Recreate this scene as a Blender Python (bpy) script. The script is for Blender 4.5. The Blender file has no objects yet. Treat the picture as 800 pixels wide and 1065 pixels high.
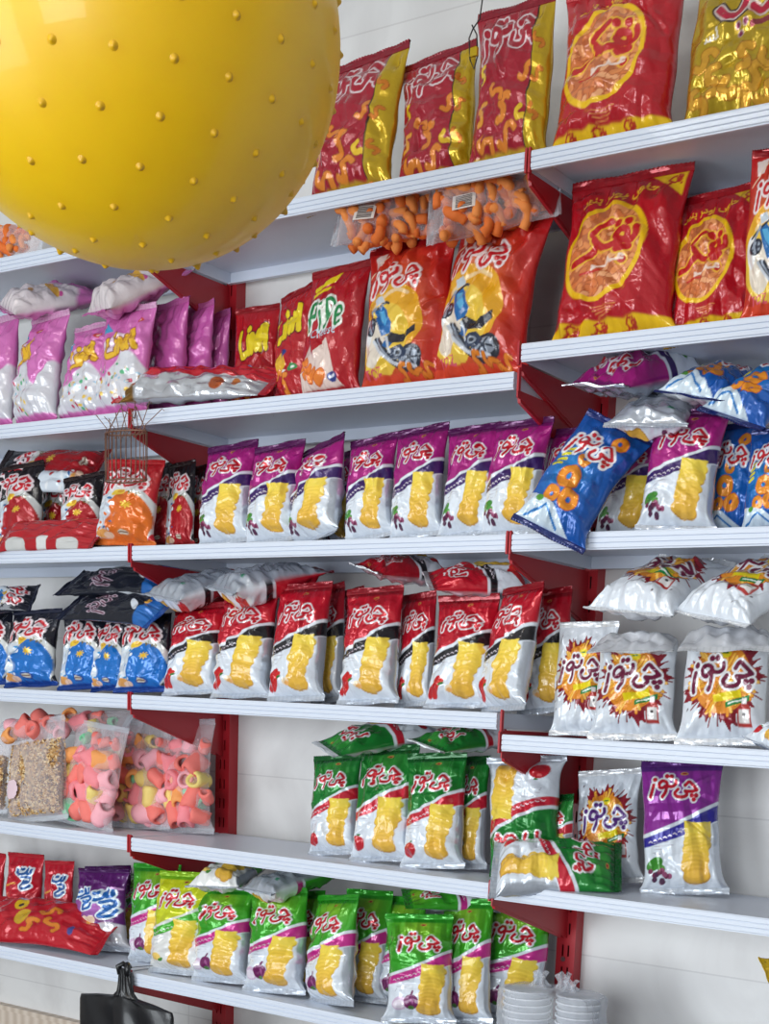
import bpy, math, random
import numpy as np
from mathutils import Vector, Matrix

# ---------------------------------------------------------------- basics
SC = bpy.context.scene
COL = SC.collection

def s2l(c):
    c = np.asarray(c, dtype=float) / 255.0
    return np.where(c <= 0.04045, c / 12.92, ((c + 0.055) / 1.055) ** 2.4)

def lin(r, g, b):
    v = s2l((r, g, b))
    return (float(v[0]), float(v[1]), float(v[2]), 1.0)

def new_mat(name):
    m = bpy.data.materials.new(name)
    m.use_nodes = True
    nt = m.node_tree
    return m, nt, nt.nodes['Principled BSDF']

def noise_bump(nt, bs, scale=40.0, strength=0.1, dist=0.002, detail=4.0):
    tc = nt.nodes.new('ShaderNodeTexCoord')
    n = nt.nodes.new('ShaderNodeTexNoise')
    n.inputs['Scale'].default_value = scale
    n.inputs['Detail'].default_value = detail
    b = nt.nodes.new('ShaderNodeBump')
    b.inputs['Strength'].default_value = strength
    b.inputs['Distance'].default_value = dist
    nt.links.new(tc.outputs['Object'], n.inputs['Vector'])
    nt.links.new(n.outputs['Fac'], b.inputs['Height'])
    nt.links.new(b.outputs['Normal'], bs.inputs['Normal'])
    return n

def plain(name, rgb, rough=0.45, metal=0.0, bump=0.05, scale=60.0, coat=0.0, vary=0.05):
    m, nt, bs = new_mat(name)
    n = noise_bump(nt, bs, scale, bump)
    mix = nt.nodes.new('ShaderNodeMix'); mix.data_type = 'RGBA'
    c = lin(*rgb)
    mix.inputs[6].default_value = tuple(x * (1 - vary) for x in c[:3]) + (1,)
    mix.inputs[7].default_value = tuple(min(1, x * (1 + vary)) for x in c[:3]) + (1,)
    nt.links.new(n.outputs['Fac'], mix.inputs[0])
    nt.links.new(mix.outputs[2], bs.inputs['Base Color'])
    bs.inputs['Roughness'].default_value = rough
    bs.inputs['Metallic'].default_value = metal
    bs.inputs['Coat Weight'].default_value = coat
    return m

M_SHELF = plain('white_painted_steel', (212, 219, 232), 0.38, 0.0, 0.02, 30, 0.1, 0.02)
M_RED = plain('red_painted_steel', (172, 26, 38), 0.42, 0.0, 0.03, 50, 0.1, 0.05)
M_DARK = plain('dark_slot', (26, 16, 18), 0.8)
M_YELLOW = plain('yellow_ball_vinyl', (240, 194, 8), 0.42, 0.0, 0.03, 25, 0.15, 0.03)
M_WIRE = plain('brown_wire', (128, 92, 74), 0.45, 0.4)
M_KNOB = plain('yellow_knob_vinyl', (224, 172, 8), 0.45, 0.0, 0.02, 25, 0.1, 0.02)
_bb = M_YELLOW.node_tree.nodes['Principled BSDF']
_bb.inputs['Subsurface Weight'].default_value = 0.7; _bb.inputs['Subsurface Radius'].default_value = (1.0, 0.9, 0.2); _bb.inputs['Subsurface Scale'].default_value = 0.12
M_BLACKWIRE = plain('black_wire', (40, 40, 42), 0.4, 0.5)
M_CORD = plain('ball_cord', (210, 200, 170), 0.6)
M_BLACK = plain('black_polythene', (20, 21, 25), 0.30, 0.0, 0.25, 35, 0.2, 0.1)
M_PAPER = plain('paper_label', (232, 205, 214), 0.7)
M_FLOOR = plain('floor_tile', (88, 82, 80), 0.35)
M_CEIL = plain('ceiling_paint', (225, 224, 220), 0.8)

def film_material():
    m, nt, bs = new_mat('printed_snack_film')
    a = nt.nodes.new('ShaderNodeVertexColor'); a.layer_name = 'art'
    nt.links.new(a.outputs['Color'], bs.inputs['Base Color'])
    nt.links.new(a.outputs['Alpha'], bs.inputs['Metallic'])
    tc = nt.nodes.new('ShaderNodeTexCoord')
    n = nt.nodes.new('ShaderNodeTexNoise'); n.inputs['Scale'].default_value = 26; n.inputs['Detail'].default_value = 5
    v = nt.nodes.new('ShaderNodeTexVoronoi'); v.feature = 'DISTANCE_TO_EDGE'; v.inputs['Scale'].default_value = 19
    ad = nt.nodes.new('ShaderNodeMath'); ad.operation = 'MULTIPLY_ADD'; ad.inputs[1].default_value = 0.7
    b = nt.nodes.new('ShaderNodeBump'); b.inputs['Strength'].default_value = 0.5; b.inputs['Distance'].default_value = 0.005
    nt.links.new(tc.outputs['Object'], n.inputs['Vector'])
    wr = nt.nodes.new('ShaderNodeVectorMath'); wr.operation = 'MULTIPLY_ADD'
    wr.inputs[1].default_value = (0.03, 0.03, 0.03)
    nt.links.new(n.outputs['Color'], wr.inputs[0]); nt.links.new(tc.outputs['Object'], wr.inputs[2])
    nt.links.new(wr.outputs[0], v.inputs['Vector'])
    nt.links.new(v.outputs['Distance'], ad.inputs[0]); nt.links.new(n.outputs['Fac'], ad.inputs[2])
    nt.links.new(ad.outputs[0], b.inputs['Height'])
    nt.links.new(b.outputs['Normal'], bs.inputs['Normal'])
    bs.inputs['Roughness'].default_value = 0.21
    bs.inputs['Coat Weight'].default_value = 0.35
    bs.inputs['Coat Roughness'].default_value = 0.12
    nt.links.new(b.outputs['Normal'], bs.inputs['Coat Normal'])
    return m
M_FILM = film_material()

def clear_material(name, rgb, alpha, rough=0.12):
    m, nt, bs = new_mat(name)
    out = nt.nodes['Material Output']
    nt.nodes.remove(bs)
    tr = nt.nodes.new('ShaderNodeBsdfTransparent'); tr.inputs[0].default_value = (0.97, 0.97, 0.98, 1)
    pb = nt.nodes.new('ShaderNodeBsdfPrincipled')
    pb.inputs['Base Color'].default_value = lin(*rgb); pb.inputs['Roughness'].default_value = rough
    lw = nt.nodes.new('ShaderNodeLayerWeight'); lw.inputs['Blend'].default_value = 0.35
    mp = nt.nodes.new('ShaderNodeMapRange')
    mp.inputs['To Min'].default_value = alpha; mp.inputs['To Max'].default_value = min(0.95, alpha + 0.38)
    tc = nt.nodes.new('ShaderNodeTexCoord')
    n = nt.nodes.new('ShaderNodeTexNoise'); n.inputs['Scale'].default_value = 28
    b = nt.nodes.new('ShaderNodeBump'); b.inputs['Strength'].default_value = 0.6; b.inputs['Distance'].default_value = 0.006
    mx = nt.nodes.new('ShaderNodeMixShader')
    L = nt.links.new
    L(tc.outputs['Object'], n.inputs['Vector']); L(n.outputs['Fac'], b.inputs['Height'])
    L(b.outputs['Normal'], pb.inputs['Normal']); L(b.outputs['Normal'], lw.inputs['Normal'])
    L(lw.outputs['Facing'], mp.inputs['Value']); L(mp.outputs[0], mx.inputs[0])
    L(tr.outputs[0], mx.inputs[1]); L(pb.outputs[0], mx.inputs[2]); L(mx.outputs[0], out.inputs['Surface'])
    return m
M_CLEAR = clear_material('clear_film', (240, 232, 236), 0.16)
M_CLOUDY = clear_material('cloudy_film', (232, 237, 244), 0.2, 0.2)
PUFF_M = [plain('pink_puff', (240, 138, 146), 0.75), plain('coral_puff', (238, 122, 112), 0.75),
          plain('yellow_puff', (238, 212, 124), 0.75), plain('green_puff', (124, 204, 156), 0.75),
          plain('orange_puff', (240, 160, 90), 0.75), plain('pale_puff', (246, 176, 186), 0.75)]
M_CHEESE = plain('cheese_puff', (226, 112, 40), 0.75, 0, 0.4, 90)
M_CHEESE2 = plain('cheese_puff_light', (236, 140, 66), 0.75, 0, 0.4, 90)
M_SEED = [plain('seed_tan', (196, 154, 98), 0.6), plain('seed_brown', (122, 82, 42), 0.6), plain('seed_cream', (232, 206, 156), 0.6)]

def wall_material():
    m, nt, bs = new_mat('pale_wall_tile')
    L = nt.links.new
    tc = nt.nodes.new('ShaderNodeTexCoord')
    mpg = nt.nodes.new('ShaderNodeMapping')
    mpg.inputs['Rotation'].default_value = (math.pi / 2, 0, 0)
    mpg.inputs['Location'].default_value = (0.13, 0.004, 0)
    br = nt.nodes.new('ShaderNodeTexBrick')
    br.offset = 0.0
    br.inputs['Color1'].default_value = lin(226, 224, 222); br.inputs['Color2'].default_value = lin(222, 221, 220)
    br.inputs['Mortar'].default_value = lin(208, 206, 205)
    br.inputs['Scale'].default_value = 1.0; br.inputs['Mortar Size'].default_value = 0.0016
    br.inputs['Brick Width'].default_value = 0.9; br.inputs['Row Height'].default_value = 0.3
    n = nt.nodes.new('ShaderNodeTexNoise'); n.inputs['Scale'].default_value = 3.5; n.inputs['Detail'].default_value = 7
    n.inputs['Distortion'].default_value = 1.4
    rp = nt.nodes.new('ShaderNodeValToRGB')
    rp.color_ramp.elements[0].position = 0.35; rp.color_ramp.elements[0].color = (0.86, 0.85, 0.85, 1)
    rp.color_ramp.elements[1].position = 0.6; rp.color_ramp.elements[1].color = (1, 1, 1, 1)
    mx = nt.nodes.new('ShaderNodeMix'); mx.data_type = 'RGBA'; mx.blend_type = 'MULTIPLY'; mx.inputs[0].default_value = 1
    L(tc.outputs['Object'], mpg.inputs['Vector']); L(mpg.outputs[0], br.inputs['Vector'])
    L(tc.outputs['Object'], n.inputs['Vector']); L(n.outputs['Fac'], rp.inputs[0])
    L(br.outputs['Color'], mx.inputs[6]); L(rp.outputs[0], mx.inputs[7]); L(mx.outputs[2], bs.inputs['Base Color'])
    bs.inputs['Roughness'].default_value = 0.35
    return m
M_WALL = wall_material()

def wood_material():
    m, nt, bs = new_mat('pale_wood_panel')
    L = nt.links.new
    tc = nt.nodes.new('ShaderNodeTexCoord')
    w = nt.nodes.new('ShaderNodeTexWave'); w.inputs['Scale'].default_value = 9; w.inputs['Distortion'].default_value = 1.5
    rp = nt.nodes.new('ShaderNodeValToRGB')
    rp.color_ramp.elements[0].color = lin(196, 178, 160); rp.color_ramp.elements[1].color = lin(218, 203, 188)
    L(tc.outputs['Object'], w.inputs['Vector']); L(w.outputs['Fac'], rp.inputs[0]); L(rp.outputs[0], bs.inputs['Base Color'])
    bs.inputs['Roughness'].default_value = 0.55
    return m
M_WOOD = wood_material()

# ---------------------------------------------------------------- camera (fitted to the shelving)
WV = np.array([0.163, 0.5684, 0.1041]); CAM = np.array([2.3498, -2.4135, -0.1469])
FPX = 1454.88; PPX, PPY = 536.94, 1022.32
_t = np.linalg.norm(WV); _k = WV / _t
_K = np.array([[0, -_k[2], _k[1]], [_k[2], 0, -_k[0]], [-_k[1], _k[0], 0]])
RC = (np.eye(3) + np.sin(_t) * _K + (1 - np.cos(_t)) * _K @ _K) @ np.array([[1, 0, 0], [0, 0, -1], [0, 1, 0.]])

def pj(P):
    c = RC @ (np.asarray(P, float) - CAM)
    return FPX * c[0] / c[2] + PPX, FPX * c[1] / c[2] + PPY

def at(u, v, y):
    d = RC.T @ np.array([(u - PPX) / FPX, (v - PPY) / FPX, 1.0])
    return CAM + (y - CAM[1]) / d[1] * d

def on_shelf(u, y, z):
    x = 0.4
    for _ in range(12):
        a = pj((x, y, z))[0]; b = pj((x + 0.01, y, z))[0]
        x += (u - a) / (b - a) * 0.01
    return np.array([x, y, z])

cd = bpy.data.cameras.new('camera')
cam = bpy.data.objects.new('camera', cd); COL.objects.link(cam)
cam.matrix_world = Matrix([[RC[0][i], -RC[1][i], -RC[2][i], CAM[i]] for i in range(3)] + [[0, 0, 0, 1]])
cd.sensor_fit = 'AUTO'; cd.sensor_width = 36.0
cd.lens = FPX / 1065 * 36.0
cd.shift_x = (400 - PPX) / 1065.0
cd.shift_y = (PPY - 532.5) / 1065.0
cd.clip_start = 0.05; cd.clip_end = 50
SC.camera = cam

# ---------------------------------------------------------------- mesh helpers
class MB:
    def __init__(self): self.v = []; self.f = []; self.m = []
    def add(self, vs, fs, mi=0):
        o = len(self.v); self.v += [tuple(map(float, p)) for p in vs]
        self.f += [tuple(i + o for i in f) for f in fs]; self.m += [mi] * len(fs)
    def box(self, x0, x1, y0, y1, z0, z1, mi=0):
        self.add([(x0, y0, z0), (x1, y0, z0), (x1, y1, z0), (x0, y1, z0), (x0, y0, z1), (x1, y0, z1), (x1, y1, z1), (x0, y1, z1)],
                 [(0, 3, 2, 1), (4, 5, 6, 7), (0, 1, 5, 4), (1, 2, 6, 5), (2, 3, 7, 6), (3, 0, 4, 7)], mi)
    def prism_x(self, prof, x0, x1, mi=0):
        n = len(prof)
        self.add([(x0, p[0], p[1]) for p in prof] + [(x1, p[0], p[1]) for p in prof],
                 [(i, (i + 1) % n, (i + 1) % n + n, i + n) for i in range(n)] + [tuple(range(n))[::-1], tuple(range(n, 2 * n))], mi)
    def tube(self, pts, r, n=8, mi=0, closed=False):
        pts = [np.asarray(p, float) for p in pts]; N = len(pts); vs = []; fs = []
        prev = None
        for i, p in enumerate(pts):
            if closed: t = pts[(i + 1) % N] - pts[i - 1]
            else: t = pts[min(i + 1, N - 1)] - pts[max(i - 1, 0)]
            t = t / (np.linalg.norm(t) + 1e-12)
            if prev is None:
                a = np.array([0, 0, 1.]) if abs(t[2]) < 0.9 else np.array([1., 0, 0])
                prev = np.cross(t, a)
            prev = prev - t * (prev @ t); prev /= np.linalg.norm(prev); b = np.cross(t, prev)
            rr = r[i] if hasattr(r, '__len__') else r
            for k in range(n):
                an = 2 * math.pi * k / n
                vs.append(p + rr * (math.cos(an) * prev + math.sin(an) * b))
        for i in range(N if closed else N - 1):
            j = (i + 1) % N
            for k in range(n):
                fs.append((i * n + k, i * n + (k + 1) % n, j * n + (k + 1) % n, j * n + k))
        if not closed:
            fs += [tuple(range(n))[::-1], tuple(range((N - 1) * n, N * n))]
        self.add(vs, fs, mi)
    def mesh(self, name, mats, smooth=False):
        me = bpy.data.meshes.new(name)
        me.from_pydata(self.v, [], self.f)
        for m in (mats if isinstance(mats, (list, tuple)) else [mats]): me.materials.append(m)
        me.polygons.foreach_set('material_index', self.m)
        me.polygons.foreach_set('use_smooth', [smooth] * len(self.f))
        me.update(); return me
    def obj(self, name, mats, parent=None, smooth=False):
        return link(name, self.mesh(name, mats, smooth), parent)

def link(name, me, parent=None):
    o = bpy.data.objects.new(name, me); COL.objects.link(o)
    if parent is not None: o.parent = parent
    return o

def tag(o, label, cat, group=None):
    o['label'] = label; o['category'] = cat
    if group: o['group'] = group
    return o

def empty(name, loc=(0, 0, 0)):
    o = bpy.data.objects.new(name, None); o.empty_display_size = 0.02
    COL.objects.link(o); o.location = loc; return o

def struct(o):
    o['kind'] = 'structure'; return o

# ---------------------------------------------------------------- setting
b = MB(); b.box(-2.6, 3.6, 0.0, 0.12, -1.65, 1.5); struct(b.obj('wall_back', M_WALL))
b = MB(); b.box(-2.6, 3.6, -4.6, 0.12, -1.75, -1.65); struct(b.obj('floor', M_FLOOR))
b = MB(); b.box(-2.6, 3.6, -4.6, 0.12, 1.5, 1.6); struct(b.obj('ceiling', M_CEIL))
M_SIDE = plain('side_wall_paint', (150, 146, 142), 0.7)
b = MB(); b.box(-2.7, -2.6, -4.6, 0.12, -1.65, 1.5); struct(b.obj('wall_left', M_SIDE))
b = MB(); b.box(3.6, 3.7, -4.6, 0.12, -1.65, 1.5); struct(b.obj('wall_right', M_SIDE))
b = MB()   # shop front: one wide doorway, plus a window opening added for fill light
b.box(-2.7, -1.9, -4.7, -4.6, -1.65, 1.5); b.box(-1.9, 0.7, -4.7, -4.6, 0.75, 1.5); b.box(0.7, 1.5, -4.7, -4.6, -1.65, 1.5)
b.box(1.5, 3.0, -4.7, -4.6, 0.75, 1.5); b.box(1.5, 3.0, -4.7, -4.6, -1.65, -0.75); b.box(3.0, 3.7, -4.7, -4.6, -1.65, 1.5)
struct(b.obj('wall_front', M_SIDE))
b = MB(); b.box(-2.6, -0.45, -0.018, 0.0, -1.65, -0.975); b.box(-2.6, -0.45, -0.024, 0.0, -0.985, -0.972)
struct(b.obj('trim_1', M_WOOD))

D = 0.3082; BAY = 0.95; LIP = 0.029
Z = {1: 0.785, 2: 0.442, 3: 0.175, 4: -0.13, 5: -0.434, 6: -0.731}
ZC = {1: 0.785, 2: 0.485, 3: 0.175, 4: -0.167, 5: -0.434, 6: -0.731}
ORD = {1: 'top', 2: 'second', 3: 'third', 4: 'fourth', 5: 'fifth', 6: 'bottom'}

def rail_profile(y, z):
    p = [(y + 0.007, z), (y + 0.0015, z)]
    h = LIP
    for k in range(3):
        a = z - 0.003 - k * (h - 0.004) / 3; c = a - (h - 0.004) / 3
        p += [(y, a), (y, c + 0.0022), (y + 0.0022, c + 0.0012), (y + 0.0022, c)]
    p += [(y + 0.002, z - h), (y + 0.007, z - h)]
    return p

def shelf(x0, x1, z, label):
    r = empty('shelf_board', ((x0 + x1) / 2, -D / 2, z)); tag(r, label, 'shelf', 'white steel shelves')
    hx = (x1 - x0) / 2 - 0.0065
    def P(mb, name):
        o = mb.obj(name, M_SHELF, r); return o
    yf, yb = -D / 2, D / 2 - 0.031
    m = MB(); m.box(-hx, hx, yf + 0.0065, yb, -0.0035, 0); P(m, 'shelf_panel')
    m = MB(); m.prism_x(rail_profile(yf, 0.0), -hx, hx); P(m, 'price_rail')
    m = MB(); m.box(-hx, hx, yb - 0.002, yb, -0.027, -0.0036); m.box(-hx, hx, yb - 0.010, yb - 0.0021, -0.027, -0.025); P(m, 'back_flange')
    for s in (-1, 1):
        m = MB(); m.box(min(s * hx, s * (hx - 0.0015)), max(s * hx, s * (hx - 0.0015)), yf + 0.0072, yb - 0.0022, -0.0275, -0.0036)
        o = P(m, 'end_flange')
    return r

for k in range(1, 7):
    shelf(-BAY, 0, Z[k], '%s white steel shelf of the left bay' % ORD[k])
    shelf(0, BAY, Z[k], '%s white steel shelf of the middle bay' % ORD[k])
    shelf(BAY, 2 * BAY, ZC[k], '%s white steel shelf of the right bay' % ORD[k])

def upright(x, label):
    r = MB(); w = 0.0215
    r.box(x - w, x + w, -0.006, -0.0005, -1.64, 1.15)
    r.box(x - w, x - w + 0.002, -0.029, -0.006, -1.64, 1.15); r.box(x + w - 0.002, x + w, -0.029, -0.006, -1.64, 1.15)
    root = r.obj('slotted_upright', M_RED); tag(root, label, 'shelf upright', 'red slotted uprights')
    f = MB(); xs = (-w + 0.002, -0.0085, -0.0045, 0.0045, 0.0085, w - 0.002)
    for a, c in ((0, 1), (2, 3), (4, 5)): f.box(x + xs[a], x + xs[c], -0.029, -0.027, -1.64, 1.15)
    z = -1.6
    while z < 1.1:
        f.box(x - 0.0085, x - 0.0045, -0.029, -0.027, z, z + 0.022); f.box(x + 0.0045, x + 0.0085, -0.029, -0.027, z, z + 0.022); z += 0.0445
    f.obj('slotted_face', M_RED, root)
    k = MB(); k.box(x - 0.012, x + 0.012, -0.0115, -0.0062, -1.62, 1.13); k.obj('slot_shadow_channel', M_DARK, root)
    if x > 0.5:
        s = MB()
        s.tube([(x - 0.004, -0.029, -0.605), (x - 0.004, -0.031, -0.605)], 0.005, 14); s.obj('screw', plain('screw_steel', (150, 120, 120), 0.3, 0.8), root)
    return root
upright(0.0, 'red slotted upright between the left and middle bays')
upright(BAY, 'red slotted upright between the middle and right bays')

def bracket(x, z, label, ears=2):
    root = empty('shelf_bracket', (x, 0, z)); tag(root, label, 'shelf bracket', 'red shelf brackets')
    m = MB(); zt = -LIP - 0.001
    m.prism_x([(-D + 0.004, zt), (-0.0305, zt), (-0.0305, -0.128), (-0.05, -0.12), (-D + 0.012, zt - 0.012), (-D + 0.004, zt - 0.012)], -0.0015, 0.0015)
    m.obj('bracket_plate', M_RED, root)
    m = MB(); m.prism_x([(-D + 0.012, zt - 0.004), (-D + 0.016, zt - 0.018), (-0.05, -0.125), (-0.05, -0.119)], -0.006, 0.0, 0)
    m.obj('folded_edge', M_RED, root)
    for s in ((-1, 1) if ears == 2 else (ears,)):
        m = MB(); m.prism_x([(-D - 0.001, -LIP - 0.004), (-D + 0.006, -LIP - 0.004), (-D + 0.006, 0.004), (-D + 0.001, 0.006), (-D - 0.001, 0.003)],
                            s * 0.0034 - 0.0019, s * 0.0034 + 0.0019)
        m.obj('front_tab', M_RED, root)
for k in range(1, 7):
    bracket(0, Z[k], 'red bracket under the joint of the left and middle %s shelves' % ORD[k])
for k in (1, 3, 5, 6):
    bracket(BAY, Z[k], 'red bracket under the joint of the middle and right %s shelves' % ORD[k])
for k in (2, 4):
    bracket(BAY - 0.0, Z[k], 'red bracket at the right end of the middle %s shelf' % ORD[k], 1)
    bracket(BAY + 0.0045, ZC[k], 'red bracket at the left end of the right %s shelf' % ORD[k], -1)
# ---------------------------------------------------------------- printed artwork (evaluated per vertex of the film)
def smooth_pts(p, n=5):
    p = [np.array(q, float) for q in p]
    if len(p) < 3: return np.array(p)
    out = []
    q = [2 * p[0] - p[1]] + p + [2 * p[-1] - p[-2]]
    for i in range(1, len(q) - 2):
        for t in np.linspace(0, 1, n, endpoint=False):
            a, b_, c, d = q[i - 1], q[i], q[i + 1], q[i + 2]
            out.append(0.5 * (2 * b_ + (c - a) * t + (2 * a - 5 * b_ + 4 * c - d) * t * t + (3 * b_ - a - 3 * c + d) * t ** 3))
    out.append(p[-1]); return np.array(out)

class Art:
    def __init__(self, X, Y, A, base, metal=0.2):
        self.X, self.Y, self.A = X, Y, A
        self.c = np.tile(s2l(base), (len(X), 1)); self.m = np.full(len(X), metal)
        self.px = 0.006
    def paint(self, mask, rgb, metal=None):
        mask = np.clip(mask, 0, 1)
        self.c += (s2l(rgb) - self.c) * mask[:, None]
        if metal is not None: self.m += (metal - self.m) * mask
    def sd(self, d, r=0.0): return np.clip(0.5 + (r - d) / self.px, 0, 1)
    def dist(self, pts, X=None, Y=None):
        X = self.X if X is None else X; Y = self.Y if Y is None else Y
        best = np.full(len(X), 9.0)
        pts = np.atleast_2d(pts)
        if len(pts) == 1: return np.hypot(X - pts[0][0], Y - pts[0][1])
        for (ax, ay), (bx, by) in zip(pts[:-1], pts[1:]):
            dx, dy = bx - ax, by - ay; L = dx * dx + dy * dy + 1e-12
            t = np.clip(((X - ax) * dx + (Y - ay) * dy) / L, 0, 1)
            best = np.minimum(best, np.hypot(X - ax - t * dx, Y - ay - t * dy))
        return best
    def line(self, pts, w, rgb, smooth=True): self.paint(self.sd(self.dist(smooth_pts(pts) if smooth else pts), w), rgb)
    def ell(self, cx, cy, a, b, rot=0.0):
        c, s = math.cos(rot), math.sin(rot)
        dx, dy = self.X - cx, self.Y - cy
        x, y = dx * c + dy * s, -dx * s + dy * c
        return (np.hypot(x / a, y / b) - 1) * min(a, b)
    def disc(self, cx, cy, a, b, rgb, rot=0.0): self.paint(self.sd(self.ell(cx, cy, a, b, rot)), rgb)
    def poly(self, pts, rgb):
        # even-odd fill of a closed outline
        ins = np.zeros(len(self.X), bool); n = len(pts)
        for i in range(n):
            (x0, y0), (x1, y1) = pts[i], pts[(i + 1) % n]
            if y0 == y1: continue
            cr = ((y0 > self.Y) != (y1 > self.Y)) & (self.X < (x1 - x0) * (self.Y - y0) / (y1 - y0) + x0)
            ins ^= cr
        d = self.dist(np.array(list(pts) + [pts[0]], float)); d = np.where(ins, -d, d)
        self.paint(self.sd(d), rgb)
    def logo(self, strokes, cx, cy, size, rot, fill, outl=None, w=0.055, ow=0.03, out2=None):
        c, s = math.cos(rot), math.sin(rot)
        dx, dy = (self.X - cx) / size, (self.Y - cy) / size
        x, y = dx * c + dy * s, -dx * s + dy * c
        d = np.full(len(x), 9.0)
        near = (np.abs(x) < 0.75) & (np.abs(y) < 0.75)
        if not near.any(): return
        xs, ys = x[near], y[near]; dn = np.full(len(xs), 9.0)
        for st in strokes:
            k = 1.0
            if len(st) == 1: dn = np.minimum(dn, self.dist(np.array(st), xs, ys) - 0.012)
            else: dn = np.minimum(dn, self.dist(smooth_pts(st), xs, ys))
        d[near] = dn
        p = self.px / size
        f = lambda r: np.clip(0.5 + (r - d) / p, 0, 1)
        if out2 is not None: self.paint(f(w / 2 + ow * 1.7), out2)
        if outl is not None: self.paint(f(w / 2 + ow), outl)
        self.paint(f(w / 2), fill)
    def text(self, body, cx, cy, width, rot, rgb, weight=0.0):
        tri, bw = text_tris(body)
        if tri is None: return
        c, s = math.cos(rot), math.sin(rot); k = bw / width
        dx, dy = (self.X - cx) * k, (self.Y - cy) * k
        x, y = dx * c + dy * s, -dx * s + dy * c
        idx = np.nonzero((np.abs(x) < bw * 0.52) & (np.abs(y) < 0.8))[0]
        if len(idx) == 0: return
        m = np.zeros(len(idx)); xs, ys = x[idx], y[idx]
        e = weight
        for ox, oy in (((0, 0),) if e == 0 else ((-e, 0), (e, 0), (0, e), (0, -e))):
            for (p, q, r) in tri:
                d1 = (q[0] - p[0]) * (ys + oy - p[1]) - (q[1] - p[1]) * (xs + ox - p[0])
                d2 = (r[0] - q[0]) * (ys + oy - q[1]) - (r[1] - q[1]) * (xs + ox - q[0])
                d3 = (p[0] - r[0]) * (ys + oy - r[1]) - (p[1] - r[1]) * (xs + ox - r[0])
                m[((d1 >= 0) & (d2 >= 0) & (d3 >= 0)) | ((d1 <= 0) & (d2 <= 0) & (d3 <= 0))] = 1
        full = np.zeros(len(self.X)); full[idx] = m; self.paint(full, rgb)

_TT = {}
def text_tris(body):
    if body in _TT: return _TT[body]
    cu = bpy.data.curves.new('lettering', 'FONT'); cu.body = body; cu.resolution_u = 2
    cu.align_x = 'CENTER'; cu.align_y = 'CENTER'
    o = bpy.data.objects.new('lettering', cu); COL.objects.link(o)
    bpy.context.view_layer.update()
    me = o.to_mesh(); me.calc_loop_triangles()
    v = np.array([p.co[:2] for p in me.vertices]) if len(me.vertices) else None
    tri = None; bw = 1
    if v is not None:
        v -= (v.min(0) + v.max(0)) / 2; bw = np.ptp(v[:, 0])
        tri = [(v[t.vertices[0]], v[t.vertices[1]], v[t.vertices[2]]) for t in me.loop_triangles]
    o.to_mesh_clear(); bpy.data.objects.remove(o); bpy.data.curves.remove(cu)
    _TT[body] = (tri, bw); return _TT[body]

def px(pts, ox, oy, s): return [((x - ox) / s, (oy - y) / s) for x, y in pts]
_l = lambda *p: px(p, 318, 165, 420)
LOGO = [  # the big hand-lettered word on most bags
    _l((152, 142), (138, 195), (124, 240)), _l((165, 102)),
    _l((328, 112), (325, 140), (300, 158), (266, 152), (252, 122), (225, 112), (200, 132), (197, 158), (220, 170), (252, 150)),
    _l((258, 130), (248, 200), (222, 243)), _l((258, 74)), _l((294, 78)),
    _l((402, 152), (432, 122), (462, 150), (496, 190)), _l((496, 190), (450, 202), (404, 198)),
    _l((404, 198), (418, 226), (388, 246), (342, 242), (322, 214), (346, 184)),
    _l((458, 232)), _l((492, 232)), _l((475, 264))]
_q = lambda *p: px(p, 260, 385, 320)
POFAK = [_q((410, 345), (408, 385), (380, 400), (345, 395), (320, 375), (335, 345), (365, 350), (368, 385), (330, 410), (270, 420), (235, 395), (215, 370)),
         _q((235, 395), (200, 430), (160, 455), (115, 462)), _q((205, 345), (240, 315), (285, 297)),
         _q((318, 308)), _q((372, 312)), _q((330, 438), (360, 432), (380, 428)), _q((358, 486))]
MINOO = [_q((320, 522), (305, 515), (300, 530), (318, 535)), _q((300, 535), (260, 540), (250, 525), (240, 543), (205, 545), (170, 555), (185, 545), (172, 540))]
_r = lambda *p: px(p, 110, 135, 120)
PELET = [_r((150, 85), (148, 105), (128, 108), (122, 92), (118, 108), (95, 118), (60, 112), (56, 98)), _r((85, 92)), _r((100, 90)), _r((130, 82), (132, 105)),
         _r((110, 130), (150, 125), (155, 145), (120, 165), (100, 185), (135, 185), (160, 165)), _r((125, 148)), _r((140, 148))]
_s = lambda *p: px(p, 640, 455, 120)
LINA = [[(-.42, .25), (-.44, -.1), (-.38, -.28), (-.2, -.25)], [(-.12, .1), (-.1, -.25)], [(-.1, .28)],
        [(.02, -.25), (.03, .12), (.2, -.22), (.22, .18)], [(.32, -.22), (.36, .2), (.48, .25), (.5, -.22)], [(.33, -.02), (.5, .02)]]
PIPE = [[(-.46, -.25), (-.46, .0), (-.46, .25)], [(-.46, .25), (-.33, .25), (-.24, .14), (-.33, .02), (-.46, .0)], [(-.13, -.25), (-.13, .04)], [(-.13, .2)],
        [(.03, -.25), (.03, .0), (.03, .25)], [(.03, .25), (.16, .25), (.25, .14), (.16, .02), (.03, .0)], [(.33, -.08), (.50, -.06), (.46, .06), (.38, .06), (.33, -.08), (.38, -.24), (.51, -.22)]]
HAVI = '\ufeae\ufef4\ufee8\ufe91 \ufead\ufea9\ufeee\ufb58 \ufbfd\u0648\ufe8e\ufea3'   # reading right to left
CHIPS_WORD = 'Chips'
CREAM = (238, 238, 242)

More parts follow.
